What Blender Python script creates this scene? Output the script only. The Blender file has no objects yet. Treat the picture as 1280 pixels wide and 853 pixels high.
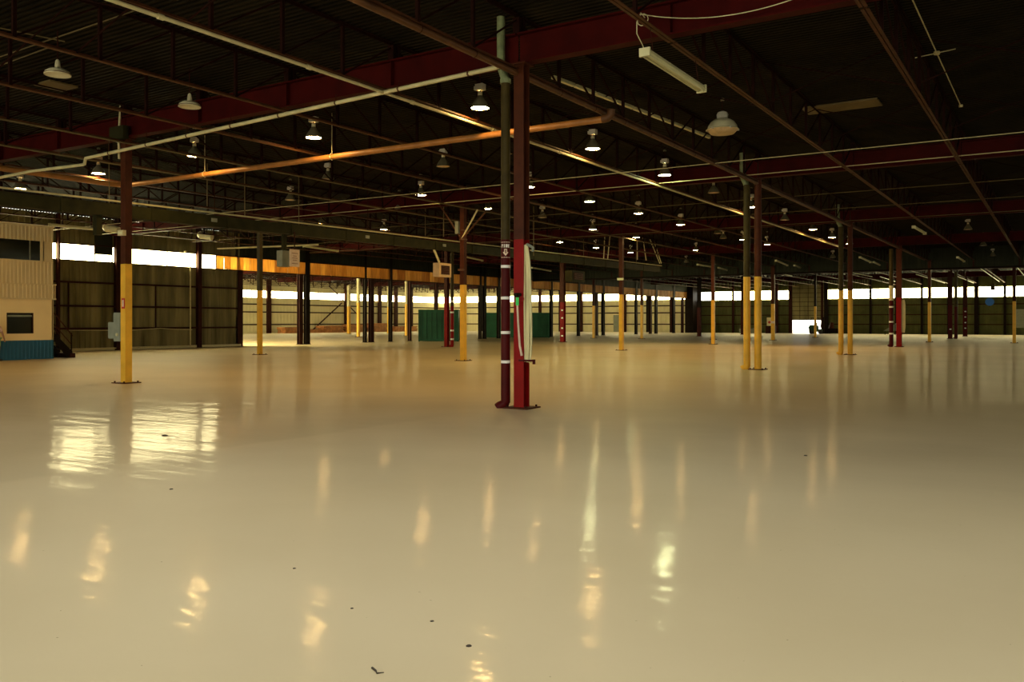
import bpy, bmesh, math, random
from math import sin, cos, pi, radians, atan2, hypot
from mathutils import Vector, Matrix
random.seed(7)
S = bpy.context.scene
COL = S.collection

# ------------------------------------------------------------------ camera
F, HY, YAW = 1079.64, 402.02, 0.5644          # focal length and horizon for a 1280x853 frame
CX, CY, CZ = 8.568, -13.793, 1.6255
cd = bpy.data.cameras.new('camera'); cam = bpy.data.objects.new('camera', cd); COL.objects.link(cam)
cam.location = (CX, CY, CZ); cam.rotation_euler = (pi/2, 0, YAW)
cd.sensor_fit = 'HORIZONTAL'; cd.sensor_width = 36; cd.lens = F/1280*36
cd.shift_y = -(426.5-HY)/1280; cd.clip_start = .05; cd.clip_end = 600
S.camera = cam
# ------------------------------------------------------------------ world and exposure
W = bpy.data.worlds.new('world'); S.world = W; W.use_nodes = True
W.node_tree.nodes['Background'].inputs[0].default_value = (1.0, .97, .82, 1)
W.node_tree.nodes['Background'].inputs[1].default_value = 5.0
S.view_settings.view_transform = 'Standard'; S.view_settings.look = 'None'
S.view_settings.gamma = 1; S.view_settings.use_curve_mapping = False
S.view_settings.exposure = 0.0
PX0, PX1, PY0, PY1 = -14.0, -0.45, -26.0, -2.6    # the freshly sealed bay of the floor
COAT0, COAT1 = .09, .20                       # gloss coat of the floor, worn and fresh
STRIP = 22.0                                    # radiance of the daylit fibreglass strips
LAMP = 215.0                                   # radiance of a lit high-bay mouth

# ------------------------------------------------------------------ helpers
def at(x, y, z=None, X=None, Y=None):
    """point of the hall that lies on a known plane, from measured picture coordinates"""
    u = (x-640)/F; v = -(y-HY)/F; c, s = cos(YAW), sin(YAW)
    r = Vector((u*c-s, u*s+c, v))
    t = (z-CZ)/r.z if z is not None else (X-CX)/r.x if X is not None else (Y-CY)/r.y
    return Vector((CX, CY, CZ)) + r*t

class MB:
    def __init__(s): s.v = []; s.f = []
    def add(s, vs, fs):
        o = len(s.v); s.v += [tuple(a) for a in vs]; s.f += [tuple(i+o for i in f) for f in fs]; return s
    def box(s, a, b):
        x0, y0, z0 = a; x1, y1, z1 = b
        return s.add([(x0,y0,z0),(x1,y0,z0),(x1,y1,z0),(x0,y1,z0),(x0,y0,z1),(x1,y0,z1),(x1,y1,z1),(x0,y1,z1)],
              [(0,3,2,1),(4,5,6,7),(0,1,5,4),(1,2,6,5),(2,3,7,6),(3,0,4,7)])
    def cbox(s, c, d): return s.box([c[i]-d[i]/2 for i in range(3)], [c[i]+d[i]/2 for i in range(3)])
    def bar(s, p, q, w, h=None):
        """square bar from p to q"""
        h = h or w; p = Vector(p); q = Vector(q); d = (q-p).normalized()
        up = Vector((0,0,1)) if abs(d.z) < .95 else Vector((1,0,0))
        a = d.cross(up).normalized()*w/2; b = a.cross(d).normalized()*h/2
        vs = [e+i*a+j*b for e in (p, q) for i, j in ((-1,-1),(1,-1),(1,1),(-1,1))]
        return s.add(vs, [(0,1,2,3),(7,6,5,4),(0,4,5,1),(1,5,6,2),(2,6,7,3),(3,7,4,0)])
    def tube(s, pts, r, n=8, cap=True):
        pts = [Vector(p) for p in pts]; R = r if isinstance(r, (list, tuple)) else [r]*len(pts)
        rings = []; prev = None
        for i, p in enumerate(pts):
            d = (pts[min(i+1, len(pts)-1)]-pts[max(i-1, 0)]).normalized()
            if prev is None:
                up = Vector((0,0,1)) if abs(d.z) < .9 else Vector((1,0,0)); a = d.cross(up).normalized()
            else: a = (prev-d*prev.dot(d)).normalized()
            prev = a; b = d.cross(a)
            rings.append([p+(a*cos(2*pi*k/n)+b*sin(2*pi*k/n))*R[i] for k in range(n)])
        vs = [v for g in rings for v in g]; fs = []
        for i in range(len(pts)-1):
            for k in range(n): fs.append((i*n+k, i*n+(k+1)%n, (i+1)*n+(k+1)%n, (i+1)*n+k))
        if cap: fs += [tuple(range(n))[::-1], tuple((len(pts)-1)*n+k for k in range(n))]
        return s.add(vs, fs)
    def lathe(s, prof, c=(0,0,0), n=20):
        """profile of (radius, z); radius 0 closes"""
        vs = []; fs = []
        for r, z in prof: vs += [(c[0]+r*cos(2*pi*k/n), c[1]+r*sin(2*pi*k/n), c[2]+z) for k in range(n)]
        for i in range(len(prof)-1):
            for k in range(n): fs.append((i*n+k, i*n+(k+1)%n, (i+1)*n+(k+1)%n, (i+1)*n+k))
        return s.add(vs, fs)
    def prism(s, poly, axis, a, b):
        """extrude a 2-D outline along axis 0/1/2 between a and b"""
        def P(u, v, t): return (t,u,v) if axis == 0 else (u,t,v) if axis == 1 else (u,v,t)
        n = len(poly)
        vs = [P(u, v, a) for u, v in poly]+[P(u, v, b) for u, v in poly]
        return s.add(vs, [tuple(range(n))[::-1], tuple(range(n, 2*n))]+[(i, (i+1)%n, (i+1)%n+n, i+n) for i in range(n)])
    def mesh(s, name, mat, smooth=False):
        me = bpy.data.meshes.new(name); me.from_pydata(s.v, [], s.f); me.materials.append(mat)
        bm = bmesh.new(); bm.from_mesh(me); bmesh.ops.recalc_face_normals(bm, faces=bm.faces); bm.to_mesh(me); bm.free()
        if smooth:
            me.polygons.foreach_set('use_smooth', [True]*len(me.polygons))
            try: me.set_sharp_from_angle(angle=radians(40))
            except Exception: pass
        return me
    def build(s, name, mat, parent=None, smooth=False, kind=None):
        return link(name, s.mesh(name, mat, smooth), parent, kind)
def link(name, me, parent=None, kind=None, loc=None):
    o = bpy.data.objects.new(name, me); COL.objects.link(o)
    if parent is not None: o.parent = parent
    if kind: o['kind'] = kind
    if loc is not None: o.location = loc
    return o
def tag(o, label, cat, group=None):
    o['label'] = label; o['category'] = cat
    if group: o['group'] = group
    return o
def thing(name, label, cat, loc=(0,0,0), rz=0, group=None):
    o = bpy.data.objects.new(name, None); COL.objects.link(o); o.location = loc; o.rotation_euler = (0,0,rz)
    o.empty_display_size = .1
    return tag(o, label, cat, group)
def copy_tree(o, parent=None):
    c = o.copy(); COL.objects.link(c)
    if parent is not None: c.parent = parent
    for ch in [k for k in ALLCH.get(o.name, [])]: copy_tree(ch, c)
    return c
ALLCH = {}
def freeze(o):
    """remember the children of a prototype so that copies can be made in a loop"""
    ALLCH[o.name] = list(o.children)
    for c in o.children: freeze(c)
    return o
ORD = ['first','second','third','fourth','fifth','sixth','seventh','eighth','ninth','tenth','eleventh','twelfth','thirteenth','fourteenth',
       'fifteenth','sixteenth','seventeenth','eighteenth','nineteenth','twentieth','twenty-first','twenty-second','twenty-third']

def mat(name, col, rough=.6, metal=0, vary=.25, scale=3.0, bump=0., spec=.5, emit=None, es=0, stretch=(1,1,1), col2=None):
    m = bpy.data.materials.new(name); m.use_nodes = True; nt = m.node_tree; N = nt.nodes; L = nt.links
    b = N['Principled BSDF']
    b.inputs['Roughness'].default_value = rough; b.inputs['Metallic'].default_value = metal
    b.inputs['Specular IOR Level'].default_value = spec
    tc = N.new('ShaderNodeTexCoord'); mp = N.new('ShaderNodeMapping'); mp.inputs['Scale'].default_value = stretch
    L.new(tc.outputs['Object'], mp.inputs[0])
    n = N.new('ShaderNodeTexNoise'); n.inputs['Scale'].default_value = scale; n.inputs['Detail'].default_value = 5
    L.new(mp.outputs[0], n.inputs['Vector'])
    cr = N.new('ShaderNodeValToRGB'); cr.color_ramp.elements[0].position = .3; cr.color_ramp.elements[1].position = .7
    c2 = col2 or tuple(c*(1+vary) for c in col); c1 = tuple(c*(1-vary) for c in col) if not col2 else col
    cr.color_ramp.elements[0].color = (*c1, 1); cr.color_ramp.elements[1].color = (*c2, 1)
    L.new(n.outputs['Fac'], cr.inputs[0]); L.new(cr.outputs[0], b.inputs['Base Color'])
    if bump:
        bp = N.new('ShaderNodeBump'); bp.inputs['Strength'].default_value = bump; bp.inputs['Distance'].default_value = .01
        L.new(n.outputs['Fac'], bp.inputs['Height']); L.new(bp.outputs[0], b.inputs['Normal'])
    if emit:
        b.inputs['Emission Color'].default_value = (*emit, 1); b.inputs['Emission Strength'].default_value = es
    return m
M = {}
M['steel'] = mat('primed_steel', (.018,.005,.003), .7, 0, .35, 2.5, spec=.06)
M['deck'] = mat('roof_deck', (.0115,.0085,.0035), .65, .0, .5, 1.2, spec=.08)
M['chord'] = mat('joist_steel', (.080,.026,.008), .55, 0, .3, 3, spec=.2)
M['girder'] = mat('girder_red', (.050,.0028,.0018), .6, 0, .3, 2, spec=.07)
M['brownpost'] = mat('brown_column_paint', (.065,.016,.005), .5, 0, .25, 4, spec=.12)
M['olivepipe'] = mat('olive_pipe_paint', (.050,.036,.009), .5, 0, .3, 4, spec=.12)
M['greenpipe'] = mat('bare_drain_pipe', (.20,.24,.12), .5, .1, .35, 6)
M['yellow'] = mat('yellow_guard_paint', (.80,.44,.035), .4, 0, .12, 3, .1, spec=.3)
M['redpaint'] = mat('red_guard_paint', (.22,.0040,.0030), .45, 0, .15, 3, .1, spec=.10)
M['darkred'] = mat('dark_red_paint', (.062,.0030,.0032), .45, 0, .2, 3, .1, spec=.10)
M['dullpipe'] = mat('dull_pipe', (.16,.12,.05), .5, 0, .2, 4, spec=.3)
M['white'] = mat('white_tape', (.85,.85,.8), .4, 0, .05)
M['cream'] = mat('cream_pipe_paint', (.62,.55,.30), .45, 0, .15, 4)
M['orange_pipe'] = mat('ochre_pipe_paint', (.36,.15,.035), .42, 0, .25, 3, spec=.4)
M['brownpipe'] = mat('brown_pipe', (.11,.045,.015), .5, 0, .3, 3, spec=.3)
M['canvas'] = mat('hose_canvas', (.70,.64,.36), .8, 0, .12, 8, .3, stretch=(1,1,.3))
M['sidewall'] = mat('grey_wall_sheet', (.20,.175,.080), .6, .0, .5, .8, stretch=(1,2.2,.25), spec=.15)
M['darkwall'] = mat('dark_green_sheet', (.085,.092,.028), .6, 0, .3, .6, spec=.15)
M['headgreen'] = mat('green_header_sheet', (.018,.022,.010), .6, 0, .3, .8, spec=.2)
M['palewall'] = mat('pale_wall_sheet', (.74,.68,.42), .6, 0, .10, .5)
M['girt'] = mat('girt_steel', (.036,.009,.005), .6, 0, .3, 3, spec=.1)
M['black'] = mat('black_steel', (.010,.005,.002), .6, 0, .3, 3, spec=.1)
M['office'] = mat('office_beige_sheet', (.72,.58,.32), .65, 0, .06, 1, spec=.2)
M['officecream'] = mat('office_cream_board', (.95,.74,.38), .6, 0, .05, 1)
M['blue'] = mat('office_blue_sheet', (.004,.10,.19), .5, 0, .12, 1.5)
M['glassdark'] = mat('dark_glass', (.010,.014,.008), .12, 0, .3, 2)
M['duct'] = mat('olive_duct_paint', (.024,.023,.007), .6, 0, .35, 2, spec=.1)
M['lampmetal'] = mat('spun_aluminium', (.22,.20,.12), .4, .3, .15, 6)
M['lampwhite'] = mat('enamel_lamp_shade', (.72,.68,.46), .35, 0, .08, 6)
M['ballast'] = mat('ballast_housing', (.62,.60,.52), .5, 0, .1, 6)
M['lensdim'] = mat('unlit_lens', (.62,.45,.24), .3, 0, .15, 9)
M['tubefix'] = mat('fluorescent_fixture', (.72,.70,.42), .4, 0, .06, 6)
M['green'] = mat('green_container_paint', (.008,.060,.028), .5, 0, .3, .9, spec=.25)
M['tagred'] = mat('red_sign', (.55,.03,.02), .5, 0, .05)
M['taggreen'] = mat('green_tag', (.02,.62,.10), .5, 0, .05)
M['boxgrey'] = mat('grey_enclosure', (.22,.24,.18), .5, 0, .15, 5)
M['beigebox'] = mat('heater_casing', (.62,.42,.22), .5, 0, .12, 5)
M['signpale'] = mat('pale_notice', (.72,.56,.42), .6, 0, .08, 9)
M['signink'] = mat('faded_ink', (.30,.14,.10), .7, 0, .1)
M['blueround'] = mat('blue_sign', (.01,.13,.62), .4, 0, .05)
M['lumber'] = mat('lumber', (.42,.17,.05), .7, 0, .4, 2)
M['skin'] = mat('skin', (.40,.20,.12), .6, 0, .05)
M['shirt'] = mat('pale_pink_shirt', (.66,.42,.34), .8, 0, .08)
M['shorts'] = mat('pale_green_shorts', (.36,.50,.20), .8, 0, .08)
M['hair'] = mat('dark_hair', (.03,.018,.01), .7, 0, .2)
M['shoe'] = mat('dark_shoe', (.04,.04,.04), .6, 0, .1)
M['concrete_out'] = mat('yard_concrete', (.6,.58,.5), .8, 0, .1)
M['chip'] = mat('dark_debris', (.05,.035,.02), .9, 0, .3)
M['tyre'] = mat('rubber', (.02,.02,.02), .8, 0, .2)
def emitter(name, col, st):
    m = bpy.data.materials.new(name); m.use_nodes = True; nt = m.node_tree
    e = nt.nodes.new('ShaderNodeEmission'); nt.nodes.remove(nt.nodes['Principled BSDF'])
    n = nt.nodes.new('ShaderNodeTexNoise'); n.inputs['Scale'].default_value = 1.5
    mx = nt.nodes.new('ShaderNodeMix'); mx.data_type = 'RGBA'; mx.inputs[6].default_value = (*col, 1)
    mx.inputs[7].default_value = (col[0], col[1]*.97, col[2]*.92, 1)
    nt.links.new(n.outputs['Fac'], mx.inputs[0]); nt.links.new(mx.outputs[2], e.inputs[0])
    e.inputs[1].default_value = st; nt.links.new(e.outputs[0], nt.nodes['Material Output'].inputs[0]); return m
M['strip'] = emitter('daylit_fibreglass', (1, .86, .44), STRIP)
M['lampwarm'] = emitter('lit_lamp_mouth_warm', (1, .63, .22), LAMP)
M['lampcool'] = emitter('lit_lamp_mouth_cool', (.92, 1, .5), LAMP)
M['lampday'] = emitter('lit_lamp_mouth_white', (.95, 1, 1), LAMP*1.14)
M['stripfill'] = emitter('boosted_fibreglass', (1, .84, .42), STRIP*1.25)  # stronger glow, added to fill the next bay with light
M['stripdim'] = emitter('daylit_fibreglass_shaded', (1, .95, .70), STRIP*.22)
# orange fibreglass / board band: lets some light of the next room through
def fibre():
    m = bpy.data.materials.new('orange_fibreglass'); m.use_nodes = True; nt = m.node_tree; N = nt.nodes; L = nt.links
    b = N['Principled BSDF']; b.inputs['Roughness'].default_value = .55
    oi = N.new('ShaderNodeObjectInfo'); cr = N.new('ShaderNodeValToRGB')
    cr.color_ramp.elements[0].color = (.62,.34,.09,1); cr.color_ramp.elements[1].color = (1,.68,.25,1)
    L.new(oi.outputs['Random'], cr.inputs[0])
    tc = N.new('ShaderNodeTexCoord'); n = N.new('ShaderNodeTexNoise'); n.inputs['Scale'].default_value = 4
    mp = N.new('ShaderNodeMapping'); mp.inputs['Scale'].default_value = (1, 2.5, .3)
    L.new(tc.outputs['Object'], mp.inputs[0]); L.new(mp.outputs[0], n.inputs['Vector'])
    mx = N.new('ShaderNodeMix'); mx.data_type = 'RGBA'; mx.blend_type = 'MULTIPLY'; mx.inputs[0].default_value = .7
    L.new(cr.outputs[0], mx.inputs[6]); L.new(n.outputs['Fac'], mx.inputs[7])
    L.new(mx.outputs[2], b.inputs['Base Color'])
    t = N.new('ShaderNodeBsdfTranslucent'); L.new(mx.outputs[2], t.inputs[0])
    ms = N.new('ShaderNodeMixShader'); ms.inputs[0].default_value = .65
    L.new(b.outputs[0], ms.inputs[1]); L.new(t.outputs[0], ms.inputs[2]); L.new(ms.outputs[0], N['Material Output'].inputs[0])
    return m
M['fibre'] = fibre()
def floor_mat():
    m = bpy.data.materials.new('painted_concrete_floor'); m.use_nodes = True; nt = m.node_tree; N = nt.nodes; L = nt.links
    b = N['Principled BSDF']; tc = N.new('ShaderNodeTexCoord')
    def noise(scale, detail=4, st=(1,1,1)):
        mp = N.new('ShaderNodeMapping'); mp.inputs['Scale'].default_value = st; L.new(tc.outputs['Object'], mp.inputs[0])
        n = N.new('ShaderNodeTexNoise'); n.inputs['Scale'].default_value = scale; n.inputs['Detail'].default_value = detail
        L.new(mp.outputs[0], n.inputs['Vector']); return n
    n1 = noise(.25, 5); cr = N.new('ShaderNodeValToRGB')
    cr.color_ramp.elements[0].position = .3; cr.color_ramp.elements[0].color = (.56,.445,.25,1)
    cr.color_ramp.elements[1].position = .7; cr.color_ramp.elements[1].color = (.65,.53,.315,1)
    L.new(n1.outputs['Fac'], cr.inputs[0])
    sp = noise(26, 2); sr = N.new('ShaderNodeValToRGB'); sr.color_ramp.elements[0].position = .20; sr.color_ramp.elements[1].position = .235
    sr.color_ramp.elements[0].color = (.35,.3,.2,1); sr.color_ramp.elements[1].color = (1,1,1,1); L.new(sp.outputs['Fac'], sr.inputs[0])
    mx = N.new('ShaderNodeMix'); mx.data_type = 'RGBA'; mx.blend_type = 'MULTIPLY'; mx.inputs[0].default_value = 1
    L.new(cr.outputs[0], mx.inputs[6]); L.new(sr.outputs[0], mx.inputs[7]); L.new(mx.outputs[2], b.inputs['Base Color'])
    b.inputs['Roughness'].default_value = .5; b.inputs['Specular IOR Level'].default_value = .3; b.inputs['Coat IOR'].default_value = 3.0
    # a worn gloss coat: thicker in some patches, slightly wavy
    n2 = noise(.22, 4, (.6,1.4,1)); mr = N.new('ShaderNodeMapRange'); mr.inputs[1].default_value = .35; mr.inputs[2].default_value = .65
    mr.inputs[3].default_value = COAT0; mr.inputs[4].default_value = COAT1; L.new(n2.outputs['Fac'], mr.inputs[0])
    # freshly sealed bay towards the left of the hall (keeps its gloss)
    sx = N.new('ShaderNodeSeparateXYZ'); L.new(tc.outputs['Object'], sx.inputs[0])
    nw = noise(.5, 3); prod = None
    for out, lo, hi in (('X', PX0, PX1), ('Y', PY0, PY1)):
        ad = N.new('ShaderNodeMath'); ad.operation = 'MULTIPLY_ADD'; L.new(nw.outputs['Fac'], ad.inputs[0]); ad.inputs[1].default_value = .9; L.new(sx.outputs[out], ad.inputs[2])
        for v, a_, b_ in ((lo, 0, 1), (hi, 1, 0)):
            w_ = .12 if v == PX1 else 3.0
            r_ = N.new('ShaderNodeMapRange'); r_.inputs[1].default_value = v-w_+.45; r_.inputs[2].default_value = v+w_+.45; r_.inputs[3].default_value = a_; r_.inputs[4].default_value = b_
            L.new(ad.outputs[0], r_.inputs[0])
            if prod is None: prod = r_.outputs[0]
            else:
                mu = N.new('ShaderNodeMath'); mu.operation = 'MULTIPLY'; L.new(prod, mu.inputs[0]); L.new(r_.outputs[0], mu.inputs[1]); prod = mu.outputs[0]
    ma = N.new('ShaderNodeMath'); ma.operation = 'MULTIPLY_ADD'; L.new(prod, ma.inputs[0]); ma.inputs[1].default_value = .15
    wy = N.new('ShaderNodeMath'); wy.operation = 'MULTIPLY_ADD'; L.new(nw.outputs['Fac'], wy.inputs[0]); wy.inputs[1].default_value = 4; L.new(sx.outputs['Y'], wy.inputs[2])
    wr_ = N.new('ShaderNodeMapRange'); wr_.inputs[1].default_value = -1.5; wr_.inputs[2].default_value = 3.5; wr_.inputs[3].default_value = 1; wr_.inputs[4].default_value = .22
    L.new(wy.outputs[0], wr_.inputs[0])        # the sealer is worn off further into the hall
    wm = N.new('ShaderNodeMath'); wm.operation = 'MULTIPLY'; L.new(mr.outputs[0], wm.inputs[0]); L.new(wr_.outputs[0], wm.inputs[1]); L.new(wm.outputs[0], ma.inputs[2])
    L.new(ma.outputs[0], b.inputs['Coat Weight']); b.inputs['Coat Roughness'].default_value = .095
    n3 = noise(1.3, 3, (.45,1.8,1)); n4 = noise(12, 3)
    b1 = N.new('ShaderNodeBump'); b1.inputs['Strength'].default_value = .35; b1.inputs['Distance'].default_value = .035
    L.new(n3.outputs['Fac'], b1.inputs['Height'])
    b2 = N.new('ShaderNodeBump'); b2.inputs['Strength'].default_value = .3; b2.inputs['Distance'].default_value = .004
    L.new(n4.outputs['Fac'], b2.inputs['Height']); L.new(b1.outputs[0], b2.inputs['Normal']); L.new(b2.outputs[0], b.inputs['Coat Normal'])
    return m
M['floor'] = floor_mat()

# ------------------------------------------------------------------ dimensions of the hall (metres)
LU, LV = 15.24, 12.19                # bay along the joists (Y), bay along the girders (X)
XL, XR, YB, YF = -3*LV, 2*LV, -2*LU, 7*LU
XFAR = -83.0; YN = 24.3              # next building bay, seen through the long opening in the left wall
ZD = 7.38                            # roof deck
GB, GT = 6.45, 7.02                  # girder flanges

def corrugated(mb, axis, c, a0, a1, z0, z1, pitch=.30, depth=.035, side=1):
    """vertical-ribbed sheet in the plane axis=c from a0 to a1"""
    n = max(1, int(round((a1-a0)/pitch))); p = (a1-a0)/n; pts = []
    for i in range(n):
        b = a0+i*p; pts += [(b, 0), (b+p*.55, 0), (b+p*.65, depth), (b+p*.90, depth)]
    pts.append((a1, 0)); vs = []; fs = []
    for t, d in pts:
        for z in (z0, z1):
            vs.append((c+side*d, t, z) if axis == 0 else (t, c+side*d, z))
    for i in range(len(pts)-1): fs.append((2*i, 2*i+2, 2*i+3, 2*i+1))
    return mb.add(vs, fs)
def struct(name, mb, m, parent=None): return mb.build(name, m, parent, kind=None if parent else 'structure')

# floor, yard outside, roof
struct('floor', MB().box((XFAR-1, YB-1, -.3), (XR+1, YF+.3, 0)), M['floor'])
struct('trim_1', MB().box((-60, YF+.31, -.35), (30, YF+60, -.03)), M['concrete_out'])
def deck(x0, x1, y0, y1, name):
    mb = MB(); p = .152; n = int((y1-y0)/p); pts = []
    for i in range(n):
        b = y0+i*p; pts += [(b, 0), (b+p*.42, 0), (b+p*.5, .038), (b+p*.92, .038)]
    pts.append((y0+n*p, 0)); vs = []; fs = []
    for t, d in pts:
        for x in (x0, x1): vs.append((x, t, ZD+d))
    for i in range(len(pts)-1): fs.append((2*i, 2*i+1, 2*i+3, 2*i+2))
    mb.add(vs, fs); mb.box((x0, y0, ZD+.05), (x1, y1, ZD+.2))
    return struct(name, mb, M['deck'])
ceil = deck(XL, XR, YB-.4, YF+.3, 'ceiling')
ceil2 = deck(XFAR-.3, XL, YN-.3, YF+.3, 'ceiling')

# ---- left wall: ribbed sheets between girts, posts, strip windows
SZ0, SZ1 = 4.97, 5.80
wl = MB()
corrugated(wl, 0, XL, YB, YN, 0, SZ0, side=1); corrugated(wl, 0, XL, YB, YN, SZ1, ZD, side=1)
corrugated(wl, 0, XL, YB, 4.0, SZ0, SZ1, side=1); wl.box((XL-.2, YB, SZ0), (XL-.05, 4.0, SZ1)); wl.box((XL-.2, YB, 0), (XL-.05, YN, SZ0)); wl.box((XL-.2, YB, SZ1), (XL-.05, YF, ZD))
wall_left = struct('wall_left', wl, M['sidewall'])
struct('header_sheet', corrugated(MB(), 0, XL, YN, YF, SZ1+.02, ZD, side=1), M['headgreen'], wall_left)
for z in (1.24, 2.47, 3.76):
    struct('girt', MB().box((XL+.03, YB, z-.05), (XL+.16, YN, z+.05)), M['girt'], wall_left)
struct('base_angle', MB().box((XL+.02, YB, .02), (XL+.14, YN, .16)), M['palewall'], wall_left)
struct('sill_angle', MB().box((XL+.02, YB, SZ0-.06), (XL+.10, YF, SZ0)), M['girt'], wall_left)
struct('head_angle', MB().box((XL+.02, YB, SZ1), (XL+.10, YF, SZ1+.06)), M['girt'], wall_left)
for px, w in ((147, .26), (249, .26), (73, .10)):
    y = at(px, 410, X=XL+.2).y
    struct('wall_post', MB().box((XL+.04, y-w/2, 0), (XL+.3, y+w/2, ZD)), M['girt'], wall_left)
for px in (195, 86):
    y = at(px, 390, X=XL+.1).y
    struct('sag_rod', MB().box((XL+.04, y-.03, 1.24), (XL+.1, y+.03, 3.76)), M['girt'], wall_left)
def strip_x(name, X, y0, y1, z0, z1, step=3.05, s=1, m=None):
    """window strip in the plane X; panes are parts"""
    n = max(1, int(round((y1-y0)/step))); d = (y1-y0)/n; fr = MB()
    for i in range(n+1): fr.box((X-.05, y0+i*d-.02, z0), (X+.05, y0+i*d+.02, z1))
    w = struct(name, fr, M['girt'])
    for i in range(n):
        struct('pane', MB().box((X-.04*s, y0+i*d+.02, z0), (X-.02*s, y0+(i+1)*d-.02, z1)), m or M['strip'], w)
    return w
def strip_y(name, Y, x0, x1, z0, z1, step=3.05, s=1, m=None):
    n = max(1, int(round((x1-x0)/step))); d = (x1-x0)/n; fr = MB()
    for i in range(n+1): fr.box((x0+i*d-.02, Y-.05, z0), (x0+i*d+.02, Y+.05, z1))
    w = struct(name, fr, M['girt'])
    for i in range(n):
        struct('pane', MB().box((x0+i*d+.02, Y-.04*s, z0), (x0+(i+1)*d-.02, Y-.02*s, z1)), m or M['strip'], w)
    return w
y118 = at(118, 320, X=XL).y; y140 = at(140, 320, X=XL).y; y270 = at(270, 325, X=XL).y
strip_x('window_1', XL, 4.0, y118, SZ0, SZ1, 3.9)
strip_x('window_2', XL, y118, y140, SZ0, SZ0+.38, 3)
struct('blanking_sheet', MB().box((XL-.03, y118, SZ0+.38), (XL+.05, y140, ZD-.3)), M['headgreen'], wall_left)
strip_x('window_3', XL, y140, y270, SZ0, SZ1, 3.4)
# orange band above the opening, panel by panel
k = 0; y = y270+.05
while y < YF-.2:
    w = .52 if k % 5 else .60
    struct('fibre_panel', MB().box((XL-.05+(k % 2)*.02, y, SZ0+.01), (XL-.01+(k % 2)*.02, min(y+w-.025, YF-.1), SZ1)), M['fibre'], wall_left)
    y += w; k += 1
# posts of the long opening
for i, (px, w, m) in enumerate(((299,.42,'girt'),(375,.36,'girt'),(383.5,.42,'black'),(456,.22,'black'),(464,.4,'girt'),(488,.24,'black'),(512,.2,'girt'),(545,.26,'girt'),
        (600,.26,'black'),(605.5,.34,'black'),(623,.3,'black'),(689,.36,'black'),(723,.4,'black'),(745.5,.5,'girt'),(754,.42,'black'),(795,.45,'black'),(813,.5,'girt'),(820,.6,'black'),
        (842,.62,'black'),(853,.5,'girt'),(866,.6,'girt'))):
    y = at(px, 410, X=XL).y
    if y > YF-.5: continue
    mb = MB(); h = w/2
    mb.box((XL-.12, y-h, 0), (XL-.09, y+h, SZ0 if m == 'girt' else ZD)); mb.box((XL+.09, y-h, 0), (XL+.12, y+h, SZ0 if m == 'girt' else ZD))
    mb.box((XL-.09, y-.02, 0), (XL+.09, y+.02, SZ0 if m == 'girt' else ZD)); mb.box((XL-.2, y-h-.03, 0), (XL+.2, y+h+.03, .02))
    struct('opening_post', mb, M[m], wall_left)

# ---- far wall of the hall and of the next bay
wf = MB(); xd0, xd1 = at(990, 400, Y=YF).x, at(1031.5, 400, Y=YF).x
dz = 1.86
S0, S1 = 4.66, 5.86
corrugated(wf, 1, YF, XL, xd0, 0, S0, side=-1); corrugated(wf, 1, YF, xd1, XR, 0, S0, side=-1)
corrugated(wf, 1, YF, XL, XR, S1, ZD, side=-1); corrugated(wf, 1, YF, xd0, xd1, S0, S1, side=-1)
wf.box((XL, YF+.05, 0), (xd0, YF+.2, S0)); wf.box((xd1, YF+.05, 0), (XR, YF+.2, S0)); wf.box((XL, YF+.05, S1), (XR, YF+.2, ZD))
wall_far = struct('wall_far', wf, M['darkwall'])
for z in (1.25, 2.5, 3.75):
    for a, b in ((XL, xd0), (xd1, XR)):
        struct('girt', MB().box((a, YF-.16, z-.06), (b, YF-.03, z+.06)), M['girt'], wall_far)
for x in [XL+.4]+[-.5*LV*k+.0 for k in (5,4,3)]+[xd0-.15, xd1+.15]+[-12.2, -9.1, -6.1, -3.05, 0, 3.05, 6.1]:
    w = .24 if x in (xd0-.15, xd1+.15) or abs(x % LV) < .1 else .14
    struct('wall_post', MB().box((x-w, YF-.3, 0), (x+w, YF-.04, ZD-.02)), M['girt'] if x < xd1 else M['black'], wall_far)
struct('dark_pier', MB().box((XL-.3, YF-2.2, 0), (XL+.9, YF-.3, ZD)), M['black'], wall_far)
xs = at(893, 370, Y=YF).x
strip_y('window_4', YF-.0, xs, xd0-.3, S0, S1, 3.0)
strip_y('window_5', YF-.0, xd1+.3, XR-1, S0, S1, 3.05)
# sectional door, raised a little over two metres short of closed
dr = MB().box((xd0, YF-.12, dz-.06), (xd1, YF-.06, dz))
door = struct('door_1', dr, M['girt'])
nz, nx = 8, 4; zz = 6.7
for i in range(nz):
    for j in range(nx):
        a = xd0+(xd1-xd0)*j/nx; b = xd0+(xd1-xd0)*(j+1)/nx; c = dz+(zz-dz)*i/nz; d = dz+(zz-dz)*(i+1)/nz
        struct('door_panel', MB().box((a+.04, YF-.2, c+.03), (b-.04, YF-.12, d-.03)), M['sidewall'], door)
struct('door_backing', MB().box((xd0, YF-.12, dz), (xd1, YF-.08, zz)), M['girt'], door)
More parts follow.
